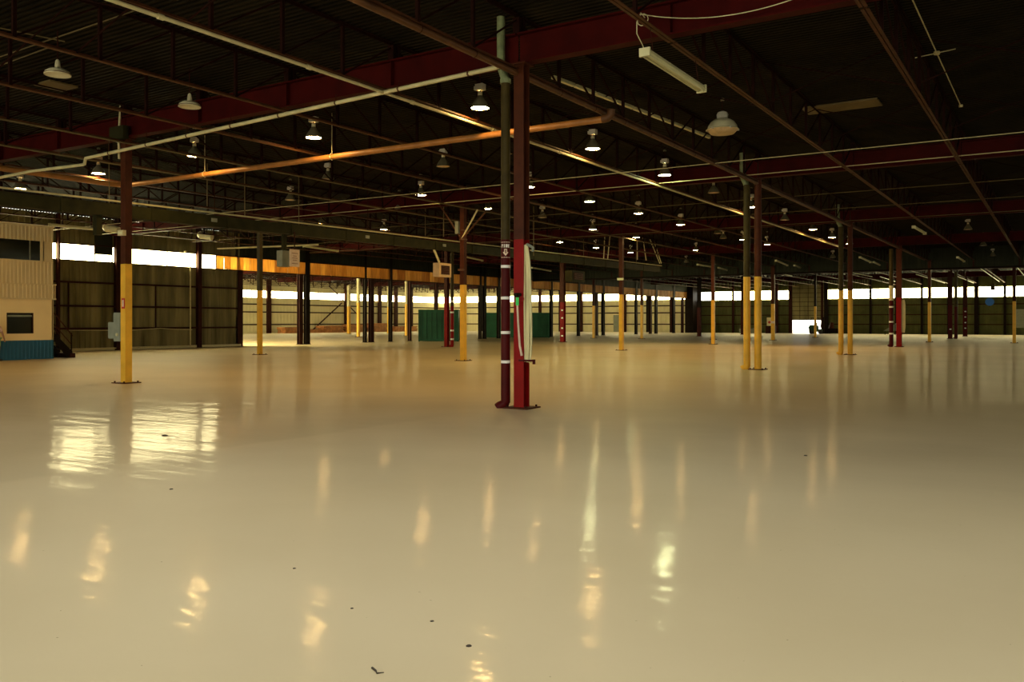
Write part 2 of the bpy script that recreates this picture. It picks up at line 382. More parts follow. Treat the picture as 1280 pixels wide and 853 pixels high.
# next bay: pale walls
wp = MB(); T0, T1 = 4.86, 5.80
corrugated(wp, 1, YF, XFAR, XL, 0, T0, .6, .03, -1); corrugated(wp, 1, YF, XFAR, XL, T1, ZD, .6, .03, -1)
wp.box((XFAR, YF+.05, 0), (XL, YF+.2, T0)); wp.box((XFAR, YF+.05, T1), (XL, YF+.2, ZD))
wall_np = struct('wall_far_next_bay', wp, M['palewall'])
wq = MB(); corrugated(wq, 0, XFAR, YN, YF, 0, T0, .6, .03, 1); corrugated(wq, 0, XFAR, YN, YF, T1, ZD, .6, .03, 1)
wq.box((XFAR-.2, YN, 0), (XFAR-.05, YF, T0)); wq.box((XFAR-.2, YN, T1), (XFAR-.05, YF, ZD))
wall_nq = struct('wall_left_next_bay', wq, M['palewall'])
for z in (1.2, 2.9, 3.95):
    struct('girt', MB().box((XFAR, YF-.16, z-.08), (XL, YF-.03, z+.08)), M['girt'], wall_np)
    struct('girt', MB().box((XFAR+.03, YN, z-.08), (XFAR+.16, YF, z+.08)), M['girt'], wall_nq)
for k in range(13):
    x = XFAR+2+k*3.75
    struct('wall_post', MB().box((x-.22, YF-.3, 0), (x+.22, YF-.04, ZD)), M['girt'] if k % 2 else M['black'], wall_np)
for px in (335, 432, 473.5, 494, 513):
    y = at(px, 400, X=XFAR).y
    struct('wall_post', MB().box((XFAR+.04, y-.35, 0), (XFAR+.3, y+.35, ZD)), M['girt'], wall_nq)
for a, b in ((349,401),(432,387),(508,410),(487,388)):
    pass
ya, yb = at(388, 415, X=XFAR).y, at(425, 375, X=XFAR).y
struct('wind_brace', MB().bar((XFAR+.35, ya, .3), (XFAR+.35, yb, 4.4), .14), M['girt'], wall_nq)
struct('wind_brace', MB().bar((XFAR+.35, at(409,400,X=XFAR).y, 6.9), (XFAR+.35, at(447,400,X=XFAR).y, 2.4), .12), M['girt'], wall_nq)
strip_y('window_6', YF, XFAR+.2, XL-.4, T0, T1, 3.4)
strip_x('window_7', XFAR, YN+.2, YF-.2, T0, T1, 4)
# other sides, outside the picture
wn = MB().box((XFAR, YN-.3, 0), (XL, YN-.1, 2.0)).box((XFAR, YN-.3, 5.8), (XL, YN-.1, ZD))
struct('wall_near_next_bay', wn, M['palewall']); strip_y('window_fill', YN-.1, XFAR+.2, XL-.2, 2.0, 5.8, 5, -1, M['stripfill'])  # unseen glowing strip, made tall and strong to brighten the next bay
wr = MB().box((XR, YB, 0), (XR+.2, YF, SZ0)).box((XR, YB, SZ1), (XR+.2, YF, ZD))
struct('wall_right', wr, M['sidewall']); strip_x('window_9', XR+.02, YB+.5, YF-.5, SZ0, SZ1, 6, -1, M['stripdim'])
wb = MB().box((XL, YB-.3, 0), (XR, YB-.1, .6)).box((XL, YB-.3, 5.6), (XR, YB-.1, ZD))
struct('wall_back', wb, M['sidewall']); strip_y('window_10', YB-.1, XL+.5, XR-.5, .6, 5.6, 6, -1, M['stripdim'])

# cross header further down the hall
YH = 4*LU
ch = MB(); corrugated(ch, 1, YH, XL+.3, XR, 5.76, ZD-.02, depth=.02, side=-1); ch.box((XL+.3, YH+.005, 5.80), (XR, YH+.025, ZD-.02))
wx = struct('wall_cross_header', ch, M['headgreen'])
struct('header_angle', MB().box((XL+.3, YH-.12, 5.66), (XR, YH+.14, 5.80)), M['black'], wx)
for x in [-30.5+3.05*k for k in range(15)]:
    struct('header_post', MB().box((x-.05, YH-.1, 5.8), (x+.05, YH-.03, 6.3)), M['girt'], wx)

# ------------------------------------------------------------------ columns
def hsec(w, d, tf=.02, tw=.014):
    a, b = w/2, d/2
    return [(-a,-b),(a,-b),(a,-b+tf),(tw/2,-b+tf),(tw/2,b-tf),(a,b-tf),(a,b),(-a,b),(-a,b-tf),(-tw/2,b-tf),(-tw/2,-b+tf),(-a,-b+tf)]
def column(X, Y, low, up, label, zp=3.135, top=GB, w=.24, kind='h', plate=True):
    t = thing('steel_column', label, 'column', (X, Y, 0))
    def seg(z0, z1, m, nm):
        if kind == 'h': MB().prism(hsec(w, w), 2, z0, z1).build(nm, m, t)
        elif kind == 'box': MB().box((-w/2,-w/2,z0), (w/2,w/2,z1)).build(nm, m, t)
        else: MB().tube([(0,0,z0),(0,0,z1)], w/2, 20).build(nm, m, t, True)
    seg(.025, zp, M[low], 'painted_shaft'); seg(zp, top-.03, M[up], 'upper_shaft')
    if plate:
        MB().box((-.26,-.26,0), (.26,.26,.025)).build('base_plate', M['brownpost'], t)
        for sx in (-1, 1):
            for sy in (-1, 1):
                MB().lathe([(0,.06),(.022,.06),(.022,.025)], (sx*.2, sy*.2, 0), 6).build('anchor_bolt', M['girt'], t)
    MB().box((-.17,-.17,top-.03), (.17,.17,top)).build('cap_plate', M['brownpost'], t)
    return t
def drain(X, Y, low, up, label, zp=3.135, r=.095, elbow=True, top=6.25):
    t = thing('drain_pipe', label, 'pipe', (X, Y, 0))
    MB().tube([(0,0,.10),(0,0,zp)], r, 20).build('painted_pipe', M[low], t, True)
    MB().tube([(0,0,zp),(0,0,top)], r*.97, 20).build('upper_pipe', M[up], t, True)
    if elbow:   # foot elbow turning into the slab
        MB().tube([(0,0,.14),(-.02,0,.08),(-.10,-.04,.03),(-.13,-.05,0)], [r, r*1.05, r*1.1, r*1.15], 16).build('foot_elbow', M[low], t, True)
    return t
ab = at(650, 300, Y=0).z
cA = column(.05, 0, 'redpaint', 'brownpost', 'nearest steel column, bright red below and brown above, with hose hanging', ab, w=.215)
# (the roof leader beside it stands a little to the left)
dA = drain(-.205, -.16, 'darkred', 'olivepipe', 'dark maroon drain pipe with four white bands beside nearest red column', ab, .088, top=at(633, 103, Y=-.16).z)
for py in (333.5, 372.8, 415.9, 452.4):
    z = at(633, py, Y=-.16).z
    MB().lathe([(.0905, z-.026), (.0905, z+.026)], n=24).build('white_band', M['white'], dA, True)
# bare upper length with an offset, pale green
zc, zo = at(633, 103, Y=-.16).z, at(628, 80, Y=-.16).z
MB().tube([(0,0,zc-.02),(0,0,zc+.06)], .105, 16).build('coupling', M['greenpipe'], dA, True)
MB().tube([(0,0,zc+.04),(-.02,.0,zc+.1),(-.085,.0,zo-.1),(-.105,.0,zo),(-.105,.0,7.36)], .078, 16).build('offset_pipe', M['greenpipe'], dA, True)
for py in (300, 335, 430, 480):
    pass
cols = [
 (0,1,'yellow','brownpost','yellow column with brown top and grey switch boxes, left of the picture','box',.20),
 (1,2,'yellow','olivepipe','slim yellow column with dull top standing below the long olive duct','box',.19),
 (1,1,'yellow','brownpost','yellow column with red-brown top and steel braces spreading at duct height','box',.20),
 (2,1,'yellow','brownpost','yellow column with red-brown top right of the white hose','box',.21),
 (3,1,'yellow','brownpost','slim yellow column alone, left of the twin yellow columns','box',.22),
 (1,0,'yellow','brownpost','right-hand twin of the nearer yellow pair, brown top','tube',.24),
 (2,0,'yellow','brownpost','right-hand twin of the farther yellow pair, brown top','tube',.24),
 (3,0,'redpaint','brownpost','red column of the distant pair with a pale hose beside it','h',.30),
 (4,0,'yellow','brownpost','thin yellow column between the hose-hung red pair and further red pair','box',.22),
 (2,2,'redpaint','brownpost','red column of the pair in front of the green container','h',.24),
 (3,2,'redpaint','brownpost','red column with white marks just right of the second container','h',.34),
 (4,1,'yellow','brownpost','dull yellow column with white notice left of the forklift','box',.28),
 (4,2,'yellow','brownpost','dull yellow column between yellow column and cross header, before pale wall','box',.22),
 (5,2,'darkred','black','dark red column at the end of the orange band','h',.36),
 (5,1,'yellow','black','thin dark-topped column standing before the open door','box',.20),
 (5,0,'darkred','girt','left of the two dark red columns right of the thin yellow one','h',.36),
 (6,0,'darkred','girt','right of the two dark red columns, with four white marks','h',.42),
 (6,2,'darkred','girt','faint dark red column just left of the twin yellow columns','h',.36)]
CO = {}
for i, j, lo, up, lb, kd, w in cols:
    CO[(i, j)] = column(-j*LV, i*LU, lo, up, lb, kind=kd, w=w)
for X, Y, lo, lb in ((-17.5, 4*LU, 'yellow', 'brownish yellow column close left of the slim yellow one'),
                     (-29.4, 4*LU, 'yellow', 'brownish yellow column right of the red one past the containers'),
                     (5.75, 4*LU, 'yellow', 'thin yellow column at the right edge of the picture')):
    column(X, Y, lo, 'girt', lb, kind='box', w=.22, top=5.66)
dF = drain(-.36, LU-.05, 'yellow', 'olivepipe', 'left-hand twin of the nearer yellow pair, a drain pipe with olive top', r=.115)
dG = drain(-.42, 2*LU-.05, 'yellow', 'olivepipe', 'left-hand twin of the farther yellow pair, a drain pipe', r=.12)
dH = drain(-.46, 3*LU-.05, 'darkred', 'olivepipe', 'maroon drain pipe with white marks left of the distant hose column', zp=2.95, r=.13)
dK = drain(-2*LV+.42, 2*LU, 'redpaint', 'olivepipe', 'red drain pipe with white marks in front of the green container', zp=2.6, r=.11)
dM = drain(.48, 5*LU, 'darkred', 'olivepipe', 'dark red drain pipe close beside the left far red column', zp=3.0, r=.15)
for d, zs, r, c in ((dH, (2.55, 1.6, .85), .135, 1), (dK, (2.9, 2.2, 1.05, .5), .115, 1), (CO[(3,2)], (2.5,1.9,1.1,.5), .19, 1), (CO[(6,0)], (2.7,2.1,1.5,.9), .23, 1), (CO[(5,0)], (.9,), .2, 1)):
    for z in zs:
        if d in (dH, dK): MB().lathe([(r, z-.05), (r, z+.05)], n=16).build('white_band', M['white'], d, True)
        else: MB().box((-.04, -r-.01, z-.05), (.12, -r+.005, z+.05)).build('white_band', M['white'], d)
MB().lathe([(.134, 2.96), (.134, 3.9)], n=16).build('cream_sleeve', M['cream'], dH, True)
for d, X in ((dF, 0), (dG, 0)):
    MB().tube([(0,0,6.2),(-.05,0,6.35),(-.14,0,6.5),(-.16,0,7.35)], .10, 12).build('offset_pipe', M['greenpipe'], d, True)
# yellow posts in the next bay
for n, (x, y) in enumerate(((436,417.5),(448,421.5),(508,420),(486,417))):
    p = at(x, y, z=0)
    column(p.x, p.y, 'yellow', 'cream', 'thin yellow post in the pale room beyond, %s from the left' % ORD[[0,1,3,2][n]], kind='box', w=.34 if n in (0,3) else .26, zp=3.6, top=GB)

# ------------------------------------------------------------------ girders
gir = MB()
def isec(bf, z0, z1, tf=.03, tw=.02):
    a = bf/2
    return [(-a,z0),(a,z0),(a,z0+tf),(tw/2,z0+tf),(tw/2,z1-tf),(a,z1-tf),(a,z1),(-a,z1),(-a,z1-tf),(-tw/2,z1-tf),(-tw/2,z0+tf),(-a,z0+tf)]
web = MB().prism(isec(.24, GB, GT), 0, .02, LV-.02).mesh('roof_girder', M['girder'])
stif = MB()
for s in (-1, 1): stif.box((-.006, s*.012, GB+.03), (.006, s*.115, GT-.03))
stifm = stif.mesh('stiffener', M['girder'])
def girder(x0, Y, label):
    o = link('roof_girder', web, loc=(x0, Y, 0)); tag(o, label, 'girder', 'roof girders')
    for k in range(1, 4): link('stiffener', stifm, o, loc=(k*LV/4, 0, 0))
    return o
COLN = ['leftmost span', 'second span from left', 'span left of that column', 'span right of that column', 'rightmost span']
for i in range(-1, 7):
    for s in range(5):
        if i == 4: continue
        row = 'over the hose column' if i == 0 else ('behind the camera' if i < 0 else '%s row past the hose column' % ORD[i-1])
        girder(XL+s*LV, i*LU, 'dark red girder %s, %s' % (row, COLN[s]))
for i in range(2, 7):
    for s in range(3):
        girder(XL-(s+1)*LV, i*LU, 'dark red girder in pale next room, %s row, %s span' % (ORD[i-2], ORD[s]))

# ------------------------------------------------------------------ open-web joists
NP = 10; PL = LU/NP
def angle_pair(z, up):
    mb = MB(); t = .007; L = .055
    for s in (-1, 1):
        o = [(s*.008, z), (s*(.008+L), z), (s*(.008+L), z+t*up), (s*(.008+t), z+t*up), (s*(.008+t), z+L*up), (s*.008, z+L*up)]
        mb.prism(o, 1, .05, LU-.05)
    return mb
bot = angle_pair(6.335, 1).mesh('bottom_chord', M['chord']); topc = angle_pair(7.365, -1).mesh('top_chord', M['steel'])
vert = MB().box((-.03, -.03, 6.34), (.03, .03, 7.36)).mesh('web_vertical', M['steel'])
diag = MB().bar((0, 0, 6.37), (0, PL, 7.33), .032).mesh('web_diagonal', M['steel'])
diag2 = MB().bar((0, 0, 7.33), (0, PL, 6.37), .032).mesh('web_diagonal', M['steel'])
allw = MB()
for k in range(NP):
    if k: allw.box((-.03, k*PL-.03, 6.34), (.03, k*PL+.03, 7.36))
    allw.bar((0, k*PL, 6.37 if k >= NP/2 else 7.33), (0, (k+1)*PL, 7.33 if k >= NP/2 else 6.37), .032)
allw = allw.mesh('web_members', M['steel'])
seat = MB().box((-.07, .04, GT), (.07, .12, 7.31)).mesh('bearing_seat', M['steel'])
def joist(X, i, label, fine):
    o = link('bar_joist', bot, loc=(X, i*LU, 0)); tag(o, label, 'joist', 'open-web roof joists')
    link('top_chord', topc, o); link('bearing_seat', seat, o); link('bearing_seat', seat, o, loc=(0, LU-.16, 0))
    if i == 6: o.scale = (1, .978, 1)
    if fine:
        for k in range(NP):
            if k: link('web_vertical', vert, o, loc=(0, k*PL, 0))
            link('web_diagonal', diag if k >= NP/2 else diag2, o, loc=(0, k*PL, 0))
    else:
        w = link('web_members', allw, o); w['kind'] = 'stuff'
    return o
BAY = {-1:'bay nearest the camera', 0:'bay beyond the hose column'}
for r in range(1, 17):
    X = XL+r*LV/4
    for i in range(-1, 7):
        bay = BAY.get(i, 'bay %s past the hose column' % ORD[i])
        joist(X, i, 'brown open-web roof joist, %s row from left, %s' % (ORD[r-1], bay), i in (-1, 0) and X < 7 and X > -30)
for r in range(1, 15):
    X = XL-r*LV/4
    for i in range(2, 7):
        joist(X, i, 'brown roof joist in the pale next room, %s row, %s bay' % (ORD[r-1], ORD[i-2]), False)
# crossed bridging rods between the nearer joists
for i in (-1, 0, 1):
    for f in (.34, .67):
        for r in range(5, 15):
            X = XL+r*LV/4; Y = (i+f)*LU
            mb = MB().bar((X+.03, Y, 6.37), (X+LV/4-.03, Y, 7.33), .022).bar((X+.03, Y+.03, 7.33), (X+LV/4-.03, Y+.03, 6.37), .022)
            tag(mb.build('cross_bridging', M['steel']), 'crossed brown bridging rods, %s gap between joists from the left, %s line' % (ORD[r-1], ORD[(i+1)*2+(f > .5)]), 'bracing', 'crossed rods between joists')

# ------------------------------------------------------------------ pipes and conduits
def pipe(pts, r, m, name, label, cat='pipe', n=10, group=None):
    o = MB().tube(pts, r, n).build(name, M[m], None, True); return tag(o, label, cat, group)
Z1 = 6.12
big = thing('ochre_pipe', 'large ochre pipe crossing behind the nearest column, lit by lamps', 'pipe', (0, 3.5, Z1))
MB().tube([(.0,.0,.0),(-17.2,0,0)], .075, 14).build('long_run', M['orange_pipe'], big, True)
MB().tube([(0,0,0),(.12,.02,.02),(.19,.03,.08),(.2,.03,.2)], .09, 14).build('elbow', M['brownpipe'], big, True)
for x in (-2.55, -8.2, -13.5):
    MB().tube([(x,0,-.09),(x,-.08,-.03),(x,-.085,.04),(x,0,.12),(x,.085,.04),(x,.08,-.03),(x,0,-.09)], .010, 6).build('ring_hanger', M['cream'], big)
    MB().bar((x,0,.12),(x,0,1.2), .014).build('hanger_rod', M['cream'], big)
pipe([(-17.3,3.45,Z1-.02),(-17.5,2.9,Z1-.02),(-17.6,-12,Z1-.02)], .085, 'orange_pipe', 'ochre_pipe', 'large ochre pipe coming in from the left edge to the duct', n=14)
sp = thing('sprinkler_main', 'thick brown pipe strapped beneath the joist above the nearest column', 'pipe', (0.0, 0, 6.27))
MB().tube([(0,-14,0),(0,58,0)], .055, 12).build('main_run', M['brownpipe'], sp, True)
for k in range(14):
    y = -3+k*1.52
    MB().lathe([(.064,-.012),(.064,.012)], n=12).build('strap', M['girt'], sp).matrix_local = Matrix.Translation((0,y,0)) @ Matrix.Rotation(pi/2, 4, 'X')
cp = thing('cream_pipe', 'cream sprinkler pipe running under the second joist row left of column', 'pipe', (-3.05, 0, 6.29))
MB().tube([(0,-14,0),(0,44,0)], .032, 10).build('pipe_run', M['cream'], cp, True)
for y in (-8.6,-5.5,-2.4,.6,3.7,7): MB().tube([(0,y-.05,0),(0,y+.05,0)], .045, 10).build('coupling', M['cream'], cp, True)
a = at(622, 84, Y=-.32); b = at(107, 198, Y=-.32); c = at(40, 214, Y=-.32)
dp = thing('cream_pipe', 'long cream drain pipe slung under the girder, from nearest column leftwards', 'pipe', (0,0,0))
MB().tube([a, b, b+Vector((-.02,-.02,-.16)), at(104,206,Y=-.34), c, at(0,222,Y=-.34), at(-40,228,Y=-.34)], .042, 10).build('pipe_run', M['cream'], dp, True)
for t in (.05,.18,.31,.44,.56,.68,.8,.92):
    p = a.lerp(b, t); MB().bar(p+Vector((0,0,-.05)), (p.x, p.y, GB), .012).build('hanger_rod', M['girt'], dp)
    MB().tube([p+Vector((-.02,0,0)), p+Vector((.02,0,0))], .05, 10).build('clamp', M['brownpipe'], dp)
for Y, z, r, lb in ((10.8, 6.27, .012, 'thin pale sprinkler line crossing the roof, nearer of the two wires'),
                    (13.9, 6.36, .014, 'thin pale sprinkler line close before the second girder'),
                    (19.9, 6.42, .014, 'thin pale line crossing under the joists in the second bay'),
                    (24.6, 6.42, .014, 'thin pale line crossing the far side of the second bay'),
                    (29.5, 6.42, .016, 'thin pale line close before the third girder')):
    pipe([(XL+1, Y, z), (XR-1, Y, z)], r, 'dullpipe' if Y > 15 else 'cream', 'sprinkler_line', lb, n=6)
for r_, X in enumerate((-9.14, -6.1, -12.19, -15.24)):
    pipe([(X+.12, -14, 6.30), (X+.12, 55, 6.30)], .022, 'brownpipe' if r_ < 2 else 'dullpipe', 'branch_line', 'thin %s branch pipe beside the %s joist row left of the nearest column' % ('brown' if r_ < 2 else 'pale', ORD[[2,1,3,4][r_]]), n=6)
# conduits on the deck, top left
for (x0,y0,x1,y1), z, lb in (((0,82,62,59), 7.3, 'lower thin conduit on the roof deck at the top left'),
                         ((-20,78,172,12), 7.3, 'long thin conduit slanting over the deck at the top left'),
                         ((0,35,81,52), 7.28, 'short conduit ending in a junction at the top left')):
    pipe([at(x0,y0,z=z), at(x1,y1,z=z)], (.012), 'dullpipe', 'conduit', lb, n=6)
cc = thing('conduit', 'pale conduit along the deck with a small fitting, upper right', 'conduit', (6.42, 0, 7.22))
ya, yb = at(1129, 2, X=6.42).y, at(1201, 155, X=6.42).y
MB().tube([(0,ya,0),(0,yb,0)], .013, 6).build('conduit_run', M['cream'], cc)
ym = at(1171, 90, X=6.42).y
MB().lathe([(0,-.03),(.06,-.03),(.06,.03),(0,.03)], (0,ym,0), 10).build('junction_box', M['cream'], cc)
MB().tube([(-.42,ym+.04,-.02),(0,ym,0),(.35,ym,.03)], .011, 6).build('branch', M['cream'], cc)
MB().lathe([(0,-.03),(.05,-.03),(.05,.03),(0,.03)], (0,yb,0), 10).build('end_box', M['cream'], cc)
# long cream lighting channel behind the joist over the hose column
tr = thing('lighting_channel', 'long cream light channel glimpsed between joist webs right of nearest column', 'fixture', (0,0,0))
p0, p1 = at(690, 96, z=7.1), at(888, 172, z=7.1)
for k in range(9):
    a, b = p0.lerp(p1, k/9+.004), p0.lerp(p1, (k+1)/9-.004)
    MB().bar(a, b, .09, .07).build('channel_section', M['tubefix'], tr)
for k in (0, 3, 6, 9):
    a = p0.lerp(p1, k/9); MB().bar(a, (a.x, a.y, 7.36), .012).build('hanger_rod', M['girt'], tr)
# skylight sheets
for (x, y), sx, sy, lb in (((1052,134), .95, .42, 'pale translucent roof sheet at upper right of the ceiling'), ((70,108), .35, .35, 'dim translucent roof sheet below the upper left lamp')):
    p = at(x, y, z=7.34)
    tag(MB().box((p.x-sx, p.y-sy, 7.335), (p.x+sx, p.y+sy, 7.375)).build('roof_light_sheet', M['dullpipe']), lb, 'roof light')

# ------------------------------------------------------------------ olive duct with rail
XD = -15.5
du = thing('overhead_duct', 'long olive box duct hung below the roof, crossing the left half', 'duct', (XD, 0, -.17)); du.rotation_euler = (.0085, 0, 0)   # runs very slightly uphill
y = -26.0; k = 0
while y < 43.5:
    y1 = min(y+2.9, 43.6)
    MB().box((-.20, y+.01, 4.93), (.20, y1-.01, 5.30)).build('duct_section', M['duct'], du)
    MB().box((-.225, y1-.03, 4.905), (.225, y1+.01, 5.325)).build('flange', M['duct'], du)
    y = y1; k += 1
MB().tube([(.1,-26,5.40),(.1,44.1,5.40)], .028, 8).build('rail_pipe', M['cream'], du, True)
for k in range(14):
    y = -6+k*3.81
    MB().bar((.1, y, 5.33), (.1, y, 7.35-.0085*(y-20)), .018).build('hanger_rod', M['girt'] if k % 2 else M['dullpipe'], du)
for px, py in ((461,0),(557,0),(270,0)):
    y = at(px, 300, X=XD+.25).y
    MB().cbox((.21, y, 5.14), (.05, .22, .12)).build('junction_box', M['boxgrey'], du)
for x, y0 in ((307, 0),):
    pass
# inclined hangers at its far end
for (xa, ya_, xb, yb_) in ((827,333,817,302),(825,333,813,303),(808,329,804,300),(797,328,797,303),(755,326,757,291),(760,327,763,298)):
    p = at(xa, ya_, X=XD+.1); q = at(xb, yb_, X=XD+.1)
    MB().bar(p-Vector((XD,0,0)), q-Vector((XD,0,0)), .045).build('hanger_rod', M['cream'], du)
# drop posts and boxes under the duct
p = at(122, 268, X=XD); q = at(122, 294, X=XD)
tag(MB().box((XD-.09, p.y-.09, q.z), (XD+.09, p.y+.09, 4.93)).build('drop_post', M['duct']), 'short olive drop post under the duct left of the yellow column', 'post')
def hung_box(x0, y0, x1, y1, X, m, name, label, cat, dep=.35, grille=False, rod=True):
    a = at(x0, y0, X=X); b = at(x1, y1, X=X); t = thing(name, label, cat, (X, (a.y+b.y)/2, b.z))
    w = abs(b.y-a.y)/2; h = a.z-b.z
    MB().box((-dep, -w, 0), (0, w, h)).build('casing', M[m], t)
    if grille:
        MB().box((0, -w*.68, h*.18), (.02, w*.68, h*.82)).build('grille', M['girt'], t)
        for k in range(5): MB().box((.02, -w*.68, h*(.22+.12*k)), (.035, w*.68, h*(.25+.12*k))).build('louvre', M['brownpipe'], t)
    if rod: MB().bar((-dep/2, 0, h), (-dep/2, 0, 4.93-b.z if X > -16.5 and abs(X-XD) < 1 else 7.35-b.z), .03).build('hanger_rod', M['girt'], t)
    return t
hung_box(549, 328.5, 564, 347, XD+.2, 'beigebox', 'unit_heater', 'square beige unit heater with dark grille hanging under the duct', 'heater', .35, True)
tag(MB().tube([at(542,311,X=XD+.05), at(549,328,X=XD+.05)], .05, 8).build('heater_bracket', M['cream']), 'pale slanting arm from duct to the beige heater', 'bracket')
hung_box(353, 313, 363, 334, XD, 'boxgrey', 'hung_cabinet', 'grey-green cabinet hung from a post under the duct', 'cabinet', .3)
sgn = hung_box(362.5, 311.5, 374.5, 334, XD+.3, 'signpale', 'notice_board', 'pale notice with faded lines hanging beside the grey-green cabinet', 'sign', .03)
for k, (za, wd) in enumerate(((.78,.5),(.62,.3),(.5,.42),(.38,.36),(.18,.5))):
    hh = (at(362.5,311.5,X=XD+.3).z-at(374.5,334,X=XD+.3).z)
    MB().box((.002, -wd*.3, hh*za-.012), (.006, wd*.3, hh*za+.012)).build('print_line', M['signink'], sgn)
p = at(355, 290, X=XD); tag(MB().box((XD-.07, p.y-.07, at(355,313,X=XD).z), (XD+.07, p.y+.07, 4.93)).build('drop_post', M['duct']), 'olive drop post above the grey-green hung cabinet', 'post')
hung_box(715, 338, 731, 353, -17.5, 'duct', 'unit_heater', 'dark round-edged heater hanging right of the red column', 'heater', .5, True)
# braces on the yellow column with the braces
cD = thing('column_brace', 'steel braces fanning up from the yellow column at duct height', 'brace', (-LV, LU, 5.0))
for (x, y) in ((597,262),(607,265),(546,250)):
    q = at(x, y, Y=LU-.1); MB().bar((0,-.12,0), (q.x+LV, -.1, q.z-5.0), .05).build('brace_arm', M['cream' if x == 597 else 'chord'], cD)
MB().lathe([(.16,-.03),(.16,.03)], n=12).build('collar', M['brownpipe'], cD); MB().lathe([(.15,.36),(.15,.40)], n=12).build('collar', M['brownpipe'], cD)
tag(MB().box((-LV-.28,LU-.2,5.25),(-LV-.12,LU,5.75)).build('junction_box', M['boxgrey']), 'small grey box on the braced yellow column top', 'box')
pz = at(576, 337.5, Y=LU-.1).z
tag(MB().cbox((-LV, LU-.15, pz), (.26, .1, .08)).build('beam_clamp', M['brownpipe']), 'small clamp on the braced column just above the yellow', 'clamp')
q = at(780, 349, Y=2*LU-.11)
tag(MB().cbox((-LV, 2*LU-.14, q.z), (.36, .07, .12)).build('emergency_light', M['tubefix']), 'pale band light on column right of the hose', 'light')
# tall thin drop rods seen against the roof
for x, y0, y1, X in ((306,203,272,-17.2),(554.5,250,296,-15.2),(667,263,320,-13.5),(259,205,258,-17.5)):
    p, q = at(x, y0, X=X), at(x, y1, X=X)
    tag(MB().bar((X, p.y, q.z), (X, p.y, 7.35), .03).build('drop_rod', M['dullpipe']), 'pale vertical rod dropping to the duct rail, %s of four from the left' % {306:'second',554.5:'third',667:'rightmost',259:'leftmost'}[x], 'rod', 'pale drop rods')
# hanging hooks of wire on joist, sagging cable
hook = [at(x, y, X=3.0) for x, y in ((806,22),(801,16),(796,28),(796,42),(803,56),(807,66))]
tag(MB().tube(hook, .008, 6).build('power_cord', M['tubefix']), 'thin cord drooping from the joist to the fluorescent fixture', 'cord')
cable = []
pa = at(809, 19, Y=-.3); pb = at(1010, -8, Y=-.3)
for k in range(25):
    t = k/24; p = pa.lerp(pb, t); p.z -= .55*4*t*(1-t)*.32; cable.append(p)
ring = [pa+Vector((.10*cos(a)-.06, -.05, .10*sin(a)-.08)) for a in [k*pi/5 for k in range(14)]]
tag(MB().tube(ring+cable, .008, 6).build('sagging_cable', M['tubefix']), 'pale cable coiled on the joist and sagging rightwards before the girder', 'cable')

# ------------------------------------------------------------------ lamps
def bell_parts(t, mouth, lit):
    MB().lathe([(.205,-.01),(.215,-.01),(.20,.03),(.16,.12),(.10,.20),(.06,.26),(.05,.28)], n=20).build('reflector', M['lampmetal'], t, True)
    MB().lathe([(0,0),(.12,-.012),(.20,0)], n=20).build('mouth', mouth, t, True)
    MB().lathe([(.05,.27),(.055,.30),(.05,.36),(.03,.37)], n=12).build('socket', M['lampwhite'], t, True)
    MB().box((-.09,-.075,.40),(.11,.075,.54)).box((-.14,-.05,.42),(-.09,.05,.50)).build('ballast', M['ballast'], t)
    MB().bar((0,0,.36),(0,0,.41),.03).bar((0,0,.54),(0,0,ZD-6.5),.022).build('stem', M['girt'], t)
    MB().lathe([(0,.80),(.06,.80),(.05,.84),(0,.86)], n=10).build('hook_box', M['lampmetal'], t)
def shade_parts(t):
    MB().lathe([(.235,0),(.245,0),(.245,.02),(.225,.065),(.16,.11),(.07,.135),(.055,.14)], n=24).build('shade', M['lampwhite'], t, True)
    MB().lathe([(0,.06),(.1,.03),(.235,.005)], n=24).build('inner_lens', M['lampwhite'], t, True)
    MB().lathe([(.246,.018),(.25,.025),(.246,.032)], n=24).build('rim_band', M['brownpipe'], t, True)
    MB().lathe([(.056,.13),(.05,.22),(.04,.28),(.02,.31),(0,.32)], n=12).build('neck', M['lampwhite'], t, True)
    MB().bar((0,0,.31),(0,0,ZD-6.5),.018).build('stem', M['girt'], t)
def dome_parts(t):
    MB().lathe([(.40,.04),(.42,.05),(.385,.07),(.36,.16),(.30,.25),(.21,.31),(.10,.335),(.07,.34)], n=28).build('dome', M['lampwhite'], t, True)
    MB().lathe([(0,-.06),(.2,-.06),(.30,-.045),(.345,.0),(.385,.05)], n=28).build('lens', M['lensdim'], t, True)
    MB().lathe([(.08,.33),(.14,.36),(.15,.44),(.12,.50),(.05,.53),(0,.53)], n=12).build('ballast', M['ballast'], t, True)
    for a in (-1.9, -.7, .5, 1.7): MB().cbox((.40*cos(a), .40*sin(a), .05), (.05,.05,.04)).build('clip', M['ballast'], t)
    MB().bar((0,0,.53),(0,0,ZD-6.5),.016).build('stem', M['girt'], t)
    MB().lathe([(0,.8),(.05,.8),(.05,.86),(0,.86)], n=8).build('junction_box', M['lampmetal'], t)
protos = {}
def lp(x, y):
    p = at(x, y, z=6.5); g = round((p.x-XL)/(LV/4))*LV/4+XL
    if abs(p.x-g) < .27: p = at(x, y, X=g+(.27 if p.x > g else -.27))
    return p
